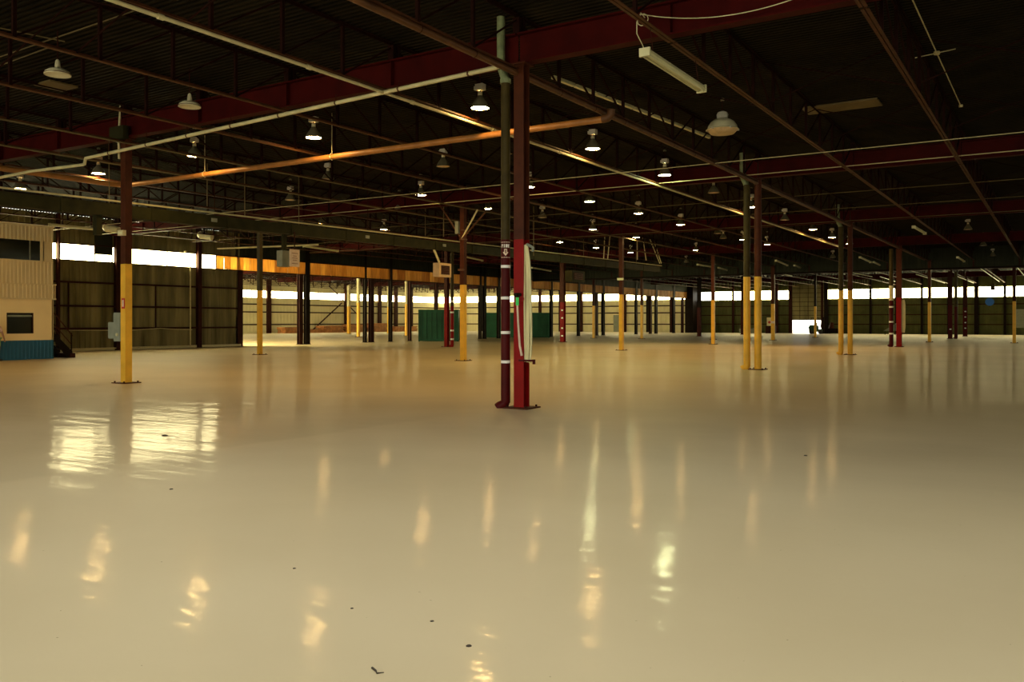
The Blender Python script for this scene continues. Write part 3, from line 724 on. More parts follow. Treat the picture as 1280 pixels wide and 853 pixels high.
def lamp(kind, p, label, group='high-bay lamps'):
    if kind not in protos:
        t = thing({'warm':'high_bay_lamp','day':'high_bay_lamp','cool':'high_bay_lamp','off':'high_bay_lamp','shade':'shade_lamp','dome':'dome_lamp'}[kind], label, 'lamp', p, 0, group)
        if kind in ('warm','cool','off','day'): bell_parts(t, {'warm':M['lampwarm'],'day':M['lampday'],'cool':M['lampcool'],'off':M['lensdim']}[kind], kind != 'off')
        elif kind == 'shade': shade_parts(t)
        else: dome_parts(t)
        protos[kind] = freeze(t); return t
    c = copy_tree(protos[kind]); c.location = p; c['label'] = label; c['group'] = group; return c
near = [('warm',600,135,'lit bell lamp just left of the nearest column, largest lit'),
 ('warm',392,172,'lit bell lamp above the ochre pipe, left of centre'),
 ('warm',243,195,'lit bell lamp right of the left yellow column'),
 ('warm',123,217,'lit bell lamp left of the left yellow column'),
 ('warm',25,236,'lit bell lamp at the far left edge'),
 ('warm',741,186,'lit bell lamp just right of the nearest column above others'),
 ('cool',831,219,'lit greenish bell lamp in the middle of the right half'),
 ('warm',526,244,'lit bell lamp left of the braced yellow column'),
 ('warm',661,234,'lit bell lamp touching the right side of nearest column'),
 ('off',554,208,'unlit grey bell lamp below the ochre pipe near centre'),
 ('off',410,224,'unlit grey bell lamp under the ochre pipe, left of centre'),
 ('dome',903,165,'large unlit cream dome lamp at upper right'),
 ('shade',72,94,'unlit cream shade lamp at the upper left corner, nearer'),
 ('shade',237,134,'unlit cream shade lamp between the upper left lamp and girder')]
for k, x, y, lb in near: lamp(k, lp(x, y), lb)
far_lit = [(403,279),(480,287),(609,261),(737,252),(741,287),(798,267),(851,281),(795,297),(788,316),(939,259),(929,300),(1016,287),(1040,297),(1062,305),(870,313),(959,306),(745,310),(700,303)]
for n, (x, y) in enumerate(sorted(far_lit)):
    lamp('cool' if (x, y) in ((737,252),(741,287),(788,316)) else 'warm', lp(x, y), 'small lit bell lamp in the distance, %s from the left' % ORD[n])
far_off = [(892,241),(981,275),(1210,287),(897,292),(904,298),(363,250),(678,272),(1041,322),(1241,320),(1229,307),(858,328),(499,262)]
for n, (x, y) in enumerate(sorted(far_off)):
    lamp('off', lp(x, y), 'small unlit grey bell lamp in the distance, %s from the left' % ORD[n])
# lamps over and behind the camera (outside the picture) keep the same 5 m grid
for a_, X in enumerate((-12.6, -7.75, -2.45, 2.7, 8.2, 13.5)):
    for b_, Y in enumerate((-7.6, -12.7, -17.8, -22.9)):
        if Y > -10 and X < -2: continue
        lamp('day', Vector((X, Y, 6.5)), 'lit bell lamp outside the picture, %s column from the left, %s row back' % (ORD[a_], ORD[b_]), 'lamps around the camera')

# fluorescent fixtures
def fluor(p, q, label, w=.13, tubes=2, rods=True, name='fluorescent_fixture'):
    p = Vector(p); q = Vector(q); d = (q-p); L = d.length; d.normalize(); mid = (p+q)/2
    t = thing(name, label, 'light fixture', mid, atan2(d.y, d.x), 'fluorescent fixtures')
    h = L/2
    MB().prism([(-w/2,0),(-w*.28,.07),(w*.28,.07),(w/2,0),(w*.3,-.02),(-w*.3,-.02)], 0, -h, h).build('housing', M['tubefix'], t)
    for s in ((-1, 1) if tubes == 2 else (0,)):
        MB().tube([(-h+.03, s*w*.3, -.035), (h-.03, s*w*.3, -.035)], .018, 8).build('lamp_tube', M['tubefix'], t, True)
    for s in (-1, 1): MB().box((s*h-.02, -w/2-.005, -.06), (s*h+.02, w/2+.005, .075)).build('end_cap', M['tubefix'], t)
    if rods:
        for s in (-.8, .8): MB().bar((s*h,-.03,.06),(s*h,.02,(6.34 if w > .165 else ZD)-mid.z), .010).build('hanger_chain', M['girt'], t)
    return t
fx = fluor(at(806,68,X=3.05), at(877,110,X=3.05), 'twin-tube fluorescent fixture hung on chains from the joist, upper right', .17)
ff = [((1142,284,1156,292),'second largest fluorescent fixture, alone at right below the joist'),
      ((1075,322,1088,328),'fluorescent fixture right of the farther yellow pair, upper of two'),
      ((1092,328,1104,334),'fluorescent fixture right of the farther yellow pair, lower of two'),
      ((970,326,984,332),'fluorescent fixture between the two yellow pairs, left one'),
      ((993,332,1007,338),'fluorescent fixture between the two yellow pairs, right one'),
      ((1197,322,1205,327),'small fluorescent fixture above the further red columns'),
      ((872,331,890,334),'fluorescent fixture left of the nearer yellow pair, upper one'),
      ((898,335,912,339),'fluorescent fixture left of the nearer yellow pair, lower one'),
      ((665,335,688,339),'fluorescent fixture seen just right of the hanging hose'),
      ((462,333,492,337),'dim fluorescent fixture before the orange band at left'),
      ((380,308,422,314),'fluorescent fixture before the dark header left of centre'),
      ((580,321,603,326),'fluorescent fixture close left of the nearest column, behind'),
      ((62,281,120,287),'long pale fluorescent fixture above the office roof')]
for (x0,y0,x1,y1), lb in ff: fluor(at(x0,y0,z=6.15), at(x1,y1,z=6.15), lb, .16, 1)
for px, py, lb in ((141,287,'stubby tilted cream lamp above the bright window, beside yellow column'),(258,296,'stubby tilted cream lamp right of the yellow column above the window')):
    p = at(px, py, X=-31); t = thing('flood_lamp', lb, 'lamp', p, .3)
    MB().tube([(-.35,0,.1),(.35,0,-.05)], [.22,.16], 14).build('housing', M['lampwhite'], t, True)
    MB().tube([(-.5,0,.13),(-.33,0,.1)], [.14,.24], 14).build('hood', M['cream'], t, True)
    MB().bar((0,0,.1),(0,0,ZD-p.z), .03).build('hanger_rod', M['girt'], t)
for (x0,y0,x1,y1), lb in (((272,311,398,306),'long slanting cream pipe before the dark header at left'),):
    a = at(x0,y0,X=-33); b = at(x1,y1,X=-27); t = thing('cream_pipe', lb, 'pipe', a); MB().tube([(0,0,0), b-a], .05, 10).build('pipe_run', M['cream'], t, True)
    for f in (.15, .85): q = (b-a)*f; MB().bar(q, (q.x, q.y, ZD-a.z), .015).build('hanger_rod', M['girt'], t)

# ------------------------------------------------------------------ hose and marks on the nearest column
hs = thing('fire_hose', 'cream folded fire hose hanging beside the nearest red column', 'hose', (.40, -.06, 0))
z0, z1 = at(657, 452, Y=-.06).z, at(657, 307, Y=-.06).z
x0h = at(651, 380, Y=-.06).x-.40; x1h = at(664.5, 380, Y=-.06).x-.40
nf = 6
for k in range(nf):
    xa = x0h+(x1h-x0h)*(k+.5)/nf; pts = []; R = []
    for s in range(15):
        t = s/14; z = z0+(z1-z0)*t
        squeeze = 1-.55*max(0, (t-.80)/.2)**1.6-.28*max(0, (.12-t)/.12)
        xx = (x0h+x1h)/2+.0+(xa-(x0h+x1h)/2)*squeeze - (.03*t*t)
        pts.append((xx, .012*sin(5*t+k*1.3)+(.01 if k % 2 else -.01), z-.015*((k-2.5)**2)*(1 if s == 0 else (-1 if s == 14 else 0))*.3))
        R.append(.021)
    o = MB().tube(pts, R, 8).build('hose_fold', M['canvas'], hs, True)
MB().box((x0h-.02,-.05,z0+.0),(x1h+.05,.05,z0+.035)).build('bottom_bracket', M['darkred'], hs)
MB().box((x1h+.03,-.02,z0-.05),(x1h+.07,.02,z0+.04)).build('bracket_lip', M['darkred'], hs)
MB().tube([(x1h-.10,0,z1+.02),(x1h-.02,0,z1-.02),(x1h+.03,0,z1-.05),(x1h+.03,0,z1-.12)], .028, 8).build('top_rack', M['boxgrey'], hs, True)
MB().bar((-.30,0.02,z1-.04),(x1h,0,z1-.02), .02).build('rack_arm', M['girt'], hs)
# valve, green tag, small nozzle hose on the column
vl = thing('hose_valve', 'dark hose valve with a bright green tag on the nearest red column', 'valve', (.10, -.14, at(648,369,Y=-.14).z))
MB().tube([(-.10,-.02,0),(.02,-.02,0)], .04, 12).build('valve_body', M['black'], vl, True)
MB().tube([(-.04,-.02,0),(-.04,-.09,.0)], .028, 10).build('valve_bonnet', M['black'], vl, True)
MB().lathe([(.02,-.008),(.05,-.008),(.05,.008),(.02,.008)], (0,0,0), 14).build('hand_wheel', M['redpaint'], vl).matrix_local = Matrix.Translation((.055,-.03,-.07)) @ Matrix.Rotation(pi/2,4,'X')
gz = at(646.5,372,Y=-.2).z-at(648,369,Y=-.14).z; gz2 = at(646.5,382,Y=-.2).z-at(648,369,Y=-.14).z
MB().box((-.055,-.062,gz2),(.01,-.056,gz)).build('green_tag', M['taggreen'], vl)
a = Vector((0,0,0))
nz_ = [(.0-.02,-.06,gz2), (.0,-.06,gz2-.35), (.03,-.055,gz2-.75), (.07,-.05,at(653,445,Y=-.2).z-at(648,369,Y=-.14).z)]
MB().tube(nz_, [.018,.018,.02,.024], 8).build('connecting_hose', M['signpale'], vl, True)
# painted fire sign wrapped on the drain pipe: cylinder patches just proud of it
fs = thing('fire_sign', 'wrapped FIRE sign with down arrow on maroon drain pipe', 'sign', (-.205, -.16, 0))
va = atan2(CY+.16, CX+.205)               # facing the viewer side
def wrap(pts2, z0, r, m, nm):
    """flat polygon (u along the circumference, v up) laid on the pipe"""
    mb = MB(); mb.add([(r*cos(va+u/.09), r*sin(va+u/.09), z0+v) for u, v in pts2], [tuple(range(len(pts2)))]); return mb.build(nm, M[m], fs)
def wrapbox(u0, v0, u1, v1, z0, r, m, nm, seg=6):
    mb = MB()
    for k in range(seg):
        a = u0+(u1-u0)*k/seg; b = u0+(u1-u0)*(k+1)/seg
        vs = []
        for rr in (r-.002, r):
            vs += [(rr*cos(va+u/.09), rr*sin(va+u/.09), z0+v) for u, v in ((a,v0),(b,v0),(b,v1),(a,v1))]
        mb.add(vs, [(0,3,2,1),(4,5,6,7),(0,1,5,4),(1,2,6,5),(2,3,7,6),(3,0,4,7)])
    return mb
zt = at(633, 302, Y=-.16).z; zb = at(633, 323, Y=-.16).z; H = zt-zb
wrapbox(-.12, 0, .12, H, zb, .0895, 'darkred', 'x').build('sign_face', M['darkred'], fs)
wrapbox(-.095, H*.60, .095, H*.84, zb, .0905, 'cream', 'x').build('word_panel', M['brownpipe'], fs)
for row in (.94, .04):
    for k in range(9):
        u = -.1+k*.025; wrapbox(u-.007, H*row-.007, u+.007, H*row+.007, zb, .0905, 'white', 'x', 1).build('border_dot', M['signpale'], fs)
def letter(segs, u0, z0, h, w):
    mb = MB(); t = .012
    for a, b, c, d in segs:
        m = wrapbox(u0+min(a,c)*w-t/2, min(b,d)*h-t/2, u0+max(a,c)*w+t/2, max(b,d)*h+t/2, z0, .092, 'white', 'x', 1); mb.add(m.v, m.f)
    return mb
hh = H*.15; wz = zb+H*.645
L4 = {'F':[(0,0,0,1),(0,1,1,1),(0,.5,.8,.5)], 'I':[(.5,0,.5,1)], 'R':[(0,0,0,1),(0,1,1,1),(1,.5,1,1),(0,.5,1,.5),(.8,0,.8,.5)], 'E':[(0,0,0,1),(0,1,1,1),(0,.5,.8,.5),(0,0,1,0)]}
for n, ch_ in enumerate('FIRE'): letter(L4[ch_], -.08+n*.043, wz, hh, .024).build('letter', M['white'], fs)
for u0_, v0_, u1_, v1_ in ((-.028,.34,.028,.54),(-.052,.30,.052,.36),(-.042,.25,.042,.30),(-.028,.20,.028,.25),(-.012,.15,.012,.20)):
    wrapbox(u0_, H*v0_, u1_, H*v1_, zb, .0905, 'white', 'x', 4).build('arrow_step', M['signpale'], fs)
wrapbox(-.009, H*.28, .009, H*.48, zb, .0915, 'darkred', 'x', 2).build('arrow_slot', M['darkred'], fs)
# hose of the distant pair
p = at(1129, 375, Y=3*LU); q = at(1129, 416, Y=3*LU)
h2 = thing('fire_hose', 'distant cream hose hanging right of the far red pair', 'hose', (p.x, 3*LU, 0))
for k in range(4):
    MB().tube([((k-1.5)*.06*(.5 if s in (0, 6) else 1), 0, q.z+(p.z-q.z)*s/6) for s in range(7)], .045, 8).build('hose_fold', M['canvas'], h2, True)
MB().box((-.6,-.02,p.z-.05),(.1,.02,p.z)).build('rack_arm', M['darkred'], h2)
MB().box((-.12,-.06,q.z-.03),(.14,.06,q.z)).build('bottom_bracket', M['darkred'], h2)

# boxes and signs on the left yellow column
def atc(x, y): return at(x, y, Y=-.05)
a, b = atc(146, 391), atc(154, 427)
bx = thing('switch_box', 'tall grey-green switch box on the back of the left yellow column', 'electrical box', (-LV-.28, .03, b.z))
hb = a.z-b.z
MB().box((-.14,-.12,0),(.17,.12,hb)).build('enclosure', M['boxgrey'], bx)
MB().box((-.13,-.135,.03),(.15,-.12,hb-.03)).build('cover', M['boxgrey'], bx)
MB().lathe([(0,-.02),(.04,-.02),(.04,.02),(0,.02)], n=10).build('knob', M['cream'], bx).matrix_local = Matrix.Translation((.05,-.15,.18)) @ Matrix.Rotation(pi/2,4,'X')
c, d = atc(139, 403), atc(146, 423.5)
b2 = thing('switch_box', 'small grey-green box at the left of the tall switch box', 'electrical box', (-LV-.575, .03, d.z))
MB().box((-.13,-.09,0),(.157,.09,c.z-d.z)).build('enclosure', M['boxgrey'], b2); MB().box((-.12,-.105,.02),(.12,-.09,c.z-d.z-.02)).build('cover', M['boxgrey'], b2)
e, f = atc(157.5, 373), atc(162, 386)
sg = thing('extinguisher_sign', 'small red and white notice on the left yellow column', 'sign', (-LV+.03, -.112, f.z))
MB().box((-.06,-.008,0),(.06,.008,e.z-f.z)).build('sign_plate', M['tagred'], sg)
MB().box((-.035,-.012,.05),(.035,-.008,e.z-f.z-.05)).build('white_field', M['signpale'], sg)
e, f = at(149,288.5,Y=-.15), at(156.5,294.5,Y=-.15)
em = thing('emergency_light', 'small pale box high on the left yellow column', 'light', ((e.x+f.x)/2, -.16, f.z))
MB().box((-.11,-.05,0),(.11,.05,e.z-f.z)).build('housing', M['cream'], em); MB().cbox((0,-.055,(e.z-f.z)/2), (.15,.01,.06)).build('face', M['tubefix'], em)
# conduit and hook at its top
tag(MB().tube([(-LV-.1,-.1,7.3),(-LV-.1,-.13,6.9),(-LV-.12,-.14,6.3),(-LV-.12,-.13,5.9)], .03, 8).build('conduit', M['cream']), 'pale conduit dropping past the girder at the left yellow column', 'conduit')
tag(MB().cbox((-LV-.02, -.2, 6.55), (.6, .16, .34)).build('gusset_box', M['duct']), 'olive box where girder meets the left yellow column', 'box')
# clipboard / notice on dull yellow column and small fittings
p = at(972, 403, Y=4*LU-.2); tag(MB().cbox((-LV, 4*LU-.2, p.z), (.28, .12, .2)).build('small_notice', M['signpale']), 'small pale notice on the dull yellow column left of forklift', 'sign')

# pipes on the left wall
y238 = at(238, 400, X=XL+.25).y
wp_ = thing('wall_pipe', 'cream pipe rising up the left wall beneath the bright window', 'pipe', (XL+.25, y238, 0))
MB().tube([(0,0,.1),(0,0,5.75)], .04, 8).build('riser', M['cream'], wp_, True)
MB().lathe([(0,-.09),(.09,-.05),(.09,.05),(0,.09)], (0,-.35,5.85), 10).build('bulb_fitting', M['cream'], wp_, True)
MB().tube([(0,0,.12),(-.0,-9,.12)], .03, 6).build('foot_run', M['cream'], wp_)
yy = [at(x, 412, X=XL+.22).y for x in (86, 125, 165, 200, 222, 240)]
tag(MB().tube([(XL+.22, y_, z_) for y_, z_ in zip(yy, (1.15,1.13,1.12,1.22,1.14,1.12))], .022, 6).build('wall_hose', M['cream'], None, True), 'thin pale line running level along the left wall girt', 'pipe')

# ------------------------------------------------------------------ two-storey office with stairs
XO, YO, OB = -28.59, 7.37, -13.0
of = thing('office_block', 'two-storey beige site office with blue base at left edge', 'office', (0,0,0))
MB().box((XL+.35, OB, 0), (XO-.06, YO-.06, 5.70)).build('core', M['office'], of)
def face(z0, z1, m, nm, pitch=.2, out=0., depth=.03, yy=(OB, YO)):
    mb = MB(); corrugated(mb, 0, XO+out, yy[0], yy[1], z0, z1, pitch, depth, 1)
    corrugated(mb, 1, yy[1]+out, XL+.35, XO+out, z0, z1, pitch, depth, 1)
    mb.build(nm, M[m], of)
face(0, .82, 'blue', 'blue_base_cladding', .16, .02, .02)
wy0, wy1 = at(8,400,X=XO).y, at(41.3,400,X=XO).y
ow = MB()
for a, b, c, d in ((OB, wy0, .82, 2.57), (wy1, YO, .82, 2.57), (wy0, wy1, .82, 1.11), (wy0, wy1, 1.99, 2.57)):
    ow.box((XO-.05, a, c), (XO+.02, b, d))
ow.build('lower_board', M['officecream'], of)
MB().box((XL+.35, YO-.05, .82), (XO+.02, YO+.02, 2.57)).build('end_board', M['officecream'], of)
wn_ = MB()
for a, b, c, d in ((wy0, wy0+.03, 1.11, 1.99), (wy1-.03, wy1, 1.11, 1.99), (wy0, wy1, 1.11, 1.14), (wy0, wy1, 1.96, 1.99)): wn_.box((XO-.055, a, c), (XO+.03, b, d))
w_ = wn_.build('window_frame', M['girt'], of)
MB().box((XO-.052, wy0+.03, 1.14), (XO-.035, wy1-.03, 1.96)).build('glass', M['glassdark'], w_)
MB().box((XO-.034, wy0+.03, 1.82), (XO-.02, wy1-.03, 1.90)).build('blind_rail', M['boxgrey'], w_)
MB().box((XO-.03, OB, 2.57), (XO+.10, YO+.1, 2.63)).build('drip_ledge', M['office'], of)
face(2.63, 3.20, 'office', 'middle_cladding', .16, .07)
MB().box((XO-.03, OB, 3.20), (XO+.12, YO+.1, 3.25)).build('middle_ledge', M['office'], of)
face(3.25, 4.24, 'office', 'upper_cladding', .16, .0)
MB().box((XO-.04, OB, 4.24), (XO-.02, YO-.55, 5.09)).build('upper_window', M['glassdark'], of)
MB().box((XO-.06, YO-.55, 4.24), (XO, YO, 5.09)).build('window_jamb', M['office'], of)
for px in (37.5, 54.5):
    y = at(px, 315, X=XO).y; MB().box((XO-.025, y-.02, 4.24), (XO+.0, y+.02, 5.09)).build('mullion', M['boxgrey'], of)
MB().box((XO-.03, OB, 4.20), (XO+.05, YO, 4.245)).build('window_sill', M['office'], of)
face(5.09, 5.74, 'office', 'parapet_cladding', .16, .0)
MB().box((XL+.35, OB, 5.70), (XO+.05, YO+.05, 5.78)).build('roof', M['office'], of)
# stairs going down away from the office end
st = thing('metal_stair', 'dark steel stair with handrail at the office end', 'stairs', (XO-.75, YO+.12, 0))
ns = 6; run, rise = .145, .19
L_ = ns*run
for s in (-.5, .5):
    MB().prism([(0.0, ns*rise-.22), (0, ns*rise+.06), (L_+.04, .28), (L_+.04, 0), (L_-.2, 0)], 0, s-.02, s+.02).build('stringer', M['black'], st)
for k in range(ns):
    MB().box((-.48, k*run, (ns-k)*rise-.03), (.48, k*run+run, (ns-k)*rise)).build('tread', M['girt'], st)
MB().box((-.55, L_-.1, 0), (.55, L_+.16, .20)).build('bottom_landing', M['girt'], st)
for s in (-.5, .5):
    MB().tube([(s,-.0,ns*rise+.95),(s,L_,1.05),(s,L_+.06,.98)], .025, 8).build('handrail', M['brownpost'], st, True)
    MB().tube([(s,-.0,ns*rise+.45),(s,L_,.6)], .02, 8).build('mid_rail', M['brownpost'], st, True)
    for y_, z_ in ((.04, ns*rise), (L_-.0, .2)): MB().bar((s,y_,z_-.1),(s,y_,z_+.92), .045).build('rail_post', M['black'], st)

# ------------------------------------------------------------------ green containers
def container(x0, y0, x1, h, depth, label):
    a = at(x0, y0, z=0); b = at(x1, y0, z=0)
    d = (b-a); L = d.length; t = thing('green_container', label, 'container', a, atan2(d.y, d.x))
    mb = MB(); n = 8
    for (p0, p1) in (((0,0),(L,0)),):
        for k in range(n):
            u = L*k/n; mb.box((u+.04, -.0, .1), (u+L/n*.62, .05, h-.1))
    mb.box((0,.05,.06),(L,depth,h)); mb.build('body', M['green'], t)
    for z in (.04, h-.12): MB().box((0,-.03,z),(L,.05,z+.12)).build('rail', M['green'], t)
    for u in (.0, L-.12): MB().box((u,-.04,0),(u+.12,.06,h)).build('corner_post', M['green'], t)
    MB().box((-.0,.0,h),(L,depth,h+.04)).build('lid', M['green'], t)
    return t
container(523, 427, 573, 2.55, 2.6, 'dark green container left of the red column pair')
container(605, 422.5, 687, 2.45, 2.6, 'dark green container partly hidden by the nearest column')
# lumber piles in the next bay
for n, (x0, x1, py, h) in enumerate(((356,374,415.6,.8),(386,404,416,.35),(404,432,415.8,1.0),(436,462,415.4,1.1),(466,490,415.2,1.3),(494,505,415,.8),(508,522,415.6,.8))):
    a = at(x0, py, X=-80.5); b = at(x1, py, X=-80.5); a.z = b.z = 0; d = b-a
    t = thing('lumber_pile', 'low pile of reddish boards in the pale room, %s from the left' % ORD[n], 'lumber', a, atan2(d.y, d.x))
    L = d.length; z = 0; k = 0
    while z < h:
        x_a = random.uniform(0, .12)*L; x_b = L*random.uniform(.86, 1); 
        for c_ in range(3): MB().box((x_a, c_*.55, z), (x_b, c_*.55+.48, z+.15)).build('board', M['lumber'], t)
        z += .17; k += 1

# ------------------------------------------------------------------ far end: forklift, white panels, blue sign etc.
g = at(1021, 418, z=0); g.y = YF-4.2
fk = thing('forklift', 'dark green forklift parked left of the open door', 'forklift', (at(1021,410,Y=YF-4.2).x, YF-4.2, 0), 0)
MB().prism([(-.85,.28),(-.95,.9),(-.75,1.15),(.1,1.1),(.15,.62),(.7,.62),(.75,.28)], 1, -.5, .5).build('body', M['green'], fk)
MB().box((-.05,-.25,1.0),(.0,.25,1.45)).box((-.35,-.25,1.08),(-.0,.25,1.2)).build('driver_seat', M['girt'], fk)
for x_, y_ in ((-.6,.48),(.55,.48),(-.6,-.48),(.55,-.48)):
    w__ = MB().tube([(x_, y_-.1, .27),(x_, y_+.1, .27)], .27, 14).build('wheel', M['tyre'], fk, True)
for x_, y_ in ((-.7,.45),(.4,.45),(-.7,-.45),(.4,-.45)): MB().bar((x_,y_,.8),(x_+(.12 if x_<0 else -.1),y_,2.05), .06).build('guard_post', M['black'], fk)
MB().box((-.65,-.5,2.03),(.38,.5,2.10)).build('overhead_guard', M['black'], fk)
for s in (-.25,.25): MB().box((.78,s-.05,.05),(.88,s+.05,2.2)).build('mast_rail', M['black'], fk)
for s in (-.25,.25): MB().box((.88,s-.05,.04),(1.8,s+.05,.09)).build('fork', M['black'], fk)
def flatbox(x0,y0,x1,y1,Y,d,m,name,label,cat):
    a = at(x0,y0,Y=Y); b = at(x1,y1,Y=Y); zb_ = max(b.z, 0.0) if b.z > .25 else 0.
    t = thing(name, label, cat, (a.x, Y, zb_))
    MB().box((0,0,0),(b.x-a.x,d,a.z-zb_)).build('panel', M[m], t)
    MB().box((-.03,-.02,a.z-zb_-.06),(b.x-a.x+.03,0,a.z-zb_)).build('edge_trim', M['girt'], t)
    return t
flatbox(958.5,396.5,967.8,407.5,YF-3,.1,'palewall','white_board','pale board with red mark leaning at the far wall','board')
p = at(961.5, 403, Y=YF-3.1); tag(MB().lathe([(0,-.01),(.18,-.01),(.18,.01),(0,.01)], (0,0,0), 12).build('red_mark', M['tagred']), 'small red round mark on the pale board', 'mark').matrix_world = Matrix.Translation((p.x, YF-3.03, p.z)) @ Matrix.Rotation(pi/2,4,'X')
flatbox(957,407.5,968.8,417,YF-3.0,.6,'girt','dark_machine','dark machine under the pale board','machine')
flatbox(924,410.5,940.5,416.5,YF-2.5,1.2,'boxgrey','pallet_bin','low pale bin behind the nearer yellow pair','bin')
p = at(1034.5, 407, Y=YF-2)
mc = thing('red_machine', 'small red-brown machine right of the open door', 'machine', (at(1042,410,Y=YF-2).x, YF-2.2, 0))
MB().box((-.9,0,.1),(.9,.9,.7)).build('base', M['black'], mc); MB().tube([(-.3,.3,.7),(-.2,.3,1.5)], [.35,.2], 10).build('head', M['brownpost'], mc, True)
p = at(1237, 377.5, Y=YF-.25)
bs = thing('blue_sign', 'round blue sign high on the far wall at right', 'sign', (p.x, YF-.2, p.z))
MB().lathe([(0,-.03),(.48,-.03),(.48,.03),(0,.03)], n=20).build('disc', M['blueround'], bs).matrix_local = Matrix.Rotation(pi/2,4,'X')
MB().box((-.04,-.02,-.6),(.04,.02,-.4)).build('bracket', M['girt'], bs)
p = at(1111, 409, Y=YF-8)
sl = thing('leaning_sheet', 'pale grey triangular sheet behind the distant hose pair', 'sheet', (p.x, YF-8, 0))
a = at(1104,411,Y=YF-8); b = at(1119,403,Y=YF-8)
MB().prism([(a.x-p.x,.45),(b.x-p.x+.3,1.55),(b.x-p.x+.3,.5)], 1, -.03, .03).build('sheet', M['boxgrey'], sl); MB().bar((b.x-p.x,0,0),(b.x-p.x,0,1.3),.08).build('leg', M['black'], sl); MB().bar((a.x-p.x+.2,0,0),(a.x-p.x+.2,0,.55),.06).build('leg', M['black'], sl)
hg = at(1241, 356, Y=5*LU); hb_ = thing('hung_box', 'small olive box hanging before the far strip window at right', 'box', (hg.x, 5*LU, at(1241,363,Y=5*LU).z))
MB().box((-.17,-.1,0),(.17,.1,.62)).build('casing', M['olivepipe'], hb_); MB().bar((0,0,.62),(0,0,7.3-hb_.location.z), .05).build('hanger_rod', M['girt'], hb_)
flatbox(1268,386,1284,410,YF-.8,.3,'boxgrey','wall_cabinet','pale grey cabinet at the far wall beside right edge column','cabinet')
flatbox(891,403,893.5,418,YF-1,.3,'boxgrey','wall_locker','narrow grey locker at the corner past the orange band','locker')
flatbox(700,394,708,400,YF-.4,.06,'palewall','wall_notice','pale notice on the far wall of the next room','sign') if False else None
# grey unit behind yellow column right of the hose, on the opening line
a = at(775, 408, Y=2*LU+.3)
ub = thing('switch_box', 'grey switch box on back of yellow column right of hose', 'electrical box', (-LV-.27, 2*LU, at(776,415,Y=2*LU).z))
MB().box((-.17,-.1,0),(.16,.12,.95)).build('enclosure', M['boxgrey'], ub); MB().box((-.15,-.115,.03),(.13,-.1,.92)).build('cover', M['boxgrey'], ub)
# pale bars below the far roof paint in joists lit by the far strip
for n, (x0,y0,x1,y1) in enumerate(((1065,341,1090,346),(1100,346,1119,352),(1145,343,1181,354),(1195,345,1217,354),(1226,336,1249,352),(1272,335,1284,349),(1040,339,1056,343),(975,342,990,345))):
    a = at(x0,y0,z=6.1); b = at(x1,y1,z=6.1)
    t = thing('lit_joist_bar', 'pale bar painted as a lit joist before the far strip, %s from the left' % ORD[[2,3,4,5,6,7,1,0][n]], 'lit joist bar', a, 0, 'distant lit joist bars'); MB().tube([(0,0,0), b-a], .035, 6).build('painted_bar', M['tubefix'], t, True)
    for f in (.1, .9): MB().bar((b-a)*f, Vector(((b-a).x*f, (b-a).y*f, ZD-6.1)), .02).build('hanger_rod', M['girt'], t)
# floor debris
for n, (x, y, s, lb) in enumerate(((470,842,.028,'curled dark scrap on the floor near the bottom edge'),(586,808,.016,'dark crumb on the floor, left of the bottom lamp reflection'),
        (540,777,.012,'dark crumb on the floor below the centre'),(440,761,.010,'dark crumb right of the brightest floor reflection'),(206,545,.045,'dark flake in the bright window reflection'),
        (368,711,.012,'dark crumb above the brightest floor reflection'),(214,612,.02,'tiny dark crumb below the window reflection'),(1007,570,.025,'small dark crumb on the floor at right'))):
    p = at(x, y, z=0)
    if n == 0: mb = MB().tube([(p.x-.05,p.y+.03,.004),(p.x-.01,p.y+.01,.006),(p.x+.01,p.y-.005,.004),(p.x+.035,p.y+.015,.006)], [.006,.005,.004,.002], 6)
    else: mb = MB().lathe([(0,0),(s,0),(s*.7,s*.3),(0,s*.4)], (p.x,p.y,0), 7)
    tag(mb.build('floor_scrap', M['chip']), lb, 'debris')

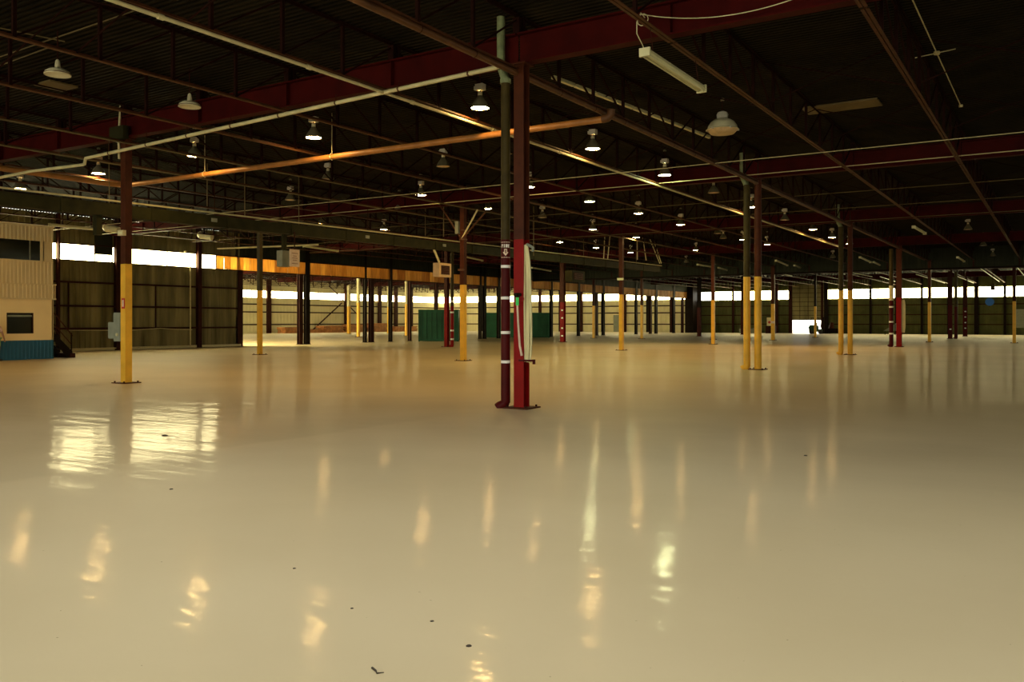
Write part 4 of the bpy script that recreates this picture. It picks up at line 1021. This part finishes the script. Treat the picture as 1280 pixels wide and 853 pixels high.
# ------------------------------------------------------------------ person cut by the left edge
def person():
    P = at(-5.5, 451.5, z=0); t = thing('person', 'person in a pale pink shirt at the extreme left edge', 'person', P, radians(32))
    J = {'pel':(0,0,.95,.15,.11),'bel':(0,0,1.08,.145,.10),'che':(0,.0,1.28,.17,.11),'nec':(0,0,1.46,.055,.055),'hed':(0,.01,1.54,.07,.08),'top':(0,.01,1.64,.085,.10),'cap':(0,0,1.71,.06,.07),
         'hl':(-.10,0,.88,.085,.085),'kl':(-.11,.02,.48,.055,.055),'al':(-.11,-.02,.09,.035,.04),'fl':(-.12,.12,.035,.035,.03),
         'hr':(.10,0,.88,.085,.085),'kr':(.11,.03,.48,.055,.055),'ar':(.11,0,.09,.035,.04),'fr':(.12,.14,.035,.035,.03),
         'sl':(-.18,0,1.39,.055,.055),'el':(-.25,-.02,1.10,.042,.042),'wl':(-.24,.06,.86,.028,.028),'ml':(-.235,.08,.80,.03,.022),
         'sr':(.18,0,1.39,.055,.055),'er':(.30,-.02,1.13,.042,.042),'wr':(.30,.10,.90,.028,.028),'mr':(.295,.13,.84,.03,.022)}
    E_ = [('pel','bel'),('bel','che'),('che','nec'),('nec','hed'),('hed','top'),('top','cap'),('pel','hl'),('hl','kl'),('kl','al'),('al','fl'),('pel','hr'),('hr','kr'),('kr','ar'),('ar','fr'),
          ('che','sl'),('sl','el'),('el','wl'),('wl','ml'),('che','sr'),('sr','er'),('er','wr'),('wr','mr')]
    def skin(name, J, E_, m, sub=2):
        ks = list(J); me = bpy.data.meshes.new(name); me.from_pydata([J[k][:3] for k in ks], [(ks.index(a), ks.index(b)) for a, b in E_], []); me.materials.append(m)
        o = bpy.data.objects.new(name, me); COL.objects.link(o); o.parent = t
        md = o.modifiers.new('skin', 'SKIN'); md.use_smooth_shade = True
        for i, k in enumerate(ks): me.skin_vertices[0].data[i].radius = J[k][3:5]
        me.skin_vertices[0].data[0].use_root = True
        s = o.modifiers.new('sub', 'SUBSURF'); s.levels = sub; s.render_levels = sub; return o
    skin('body', J, E_, M['skin'])
    for s, w in ((-1,'l'),(1,'r')):
        b = Vector(J['m'+w][:3])
        for f in range(4):
            x = b.x+(f-1.5)*.017; L = (.06,.072,.068,.052)[f]
            skin('finger', {'a':(x,b.y,b.z+.01,.009,.009),'b':(x,b.y+.012,b.z-L*.55,.008,.008),'c':(x,b.y+.03,b.z-L,.007,.007)}, [('a','b'),('b','c')], M['skin'], 1)
        skin('thumb', {'a':(b.x-s*.015,b.y+.02,b.z+.03,.011,.011),'b':(b.x-s*.03,b.y+.045,b.z-.0,.009,.009),'c':(b.x-s*.03,b.y+.055,b.z-.03,.008,.008)}, [('a','b'),('b','c')], M['skin'], 1)
    up = 1.12
    def fat(k, g=1.15, **kw): v = J[k]; return (v[0], v[1], kw.get('z', v[2]), v[3]*g, v[4]*g)
    skin('shirt', {'b':fat('bel',1.18,z=.98),'c':fat('che',1.12),'n':(0,0,1.42,.08,.075),'sl':fat('sl',1.25),'el':(-.235,-.015,1.16,.056,.056),'sr':fat('sr',1.25),'er':(.28,-.015,1.18,.056,.056)},
         [('b','c'),('c','n'),('c','sl'),('sl','el'),('c','sr'),('sr','er')], M['shirt'])
    skin('shorts', {'p':fat('pel',1.12),'hl':fat('hl',1.2),'kl':(-.108,.02,.55,.08,.08),'hr':fat('hr',1.2),'kr':(.108,.02,.55,.08,.08)}, [('p','hl'),('hl','kl'),('p','hr'),('hr','kr')], M['shorts'])
    MB().lathe([(.0,.135),(.05,.12),(.085,.07),(.095,.01),(.09,-.03)], (0,-.015,1.62), 16).build('hair', M['hair'], t, True)
    MB().lathe([(0,-.012),(.012,0),(0,.012)], (-.032,.098,1.605), 8).lathe([(0,-.012),(.012,0),(0,.012)], (.032,.098,1.605), 8).build('eyes', M['hair'], t)
    MB().add([(-.015,.09,1.57),(.015,.09,1.57),(0,.125,1.572),(0,.095,1.61)], [(0,1,2),(0,2,3),(1,3,2),(0,3,1)]).build('nose', M['skin'], t)
    MB().box((-.025,.088,1.535),(.025,.102,1.543)).build('mouth', M['brownpost'], t)
    for s in (-1,1): MB().box((s*.12-.05,-.09,0),(s*.12+.05,.19,.07)).build('shoe', M['shoe'], t)
person()
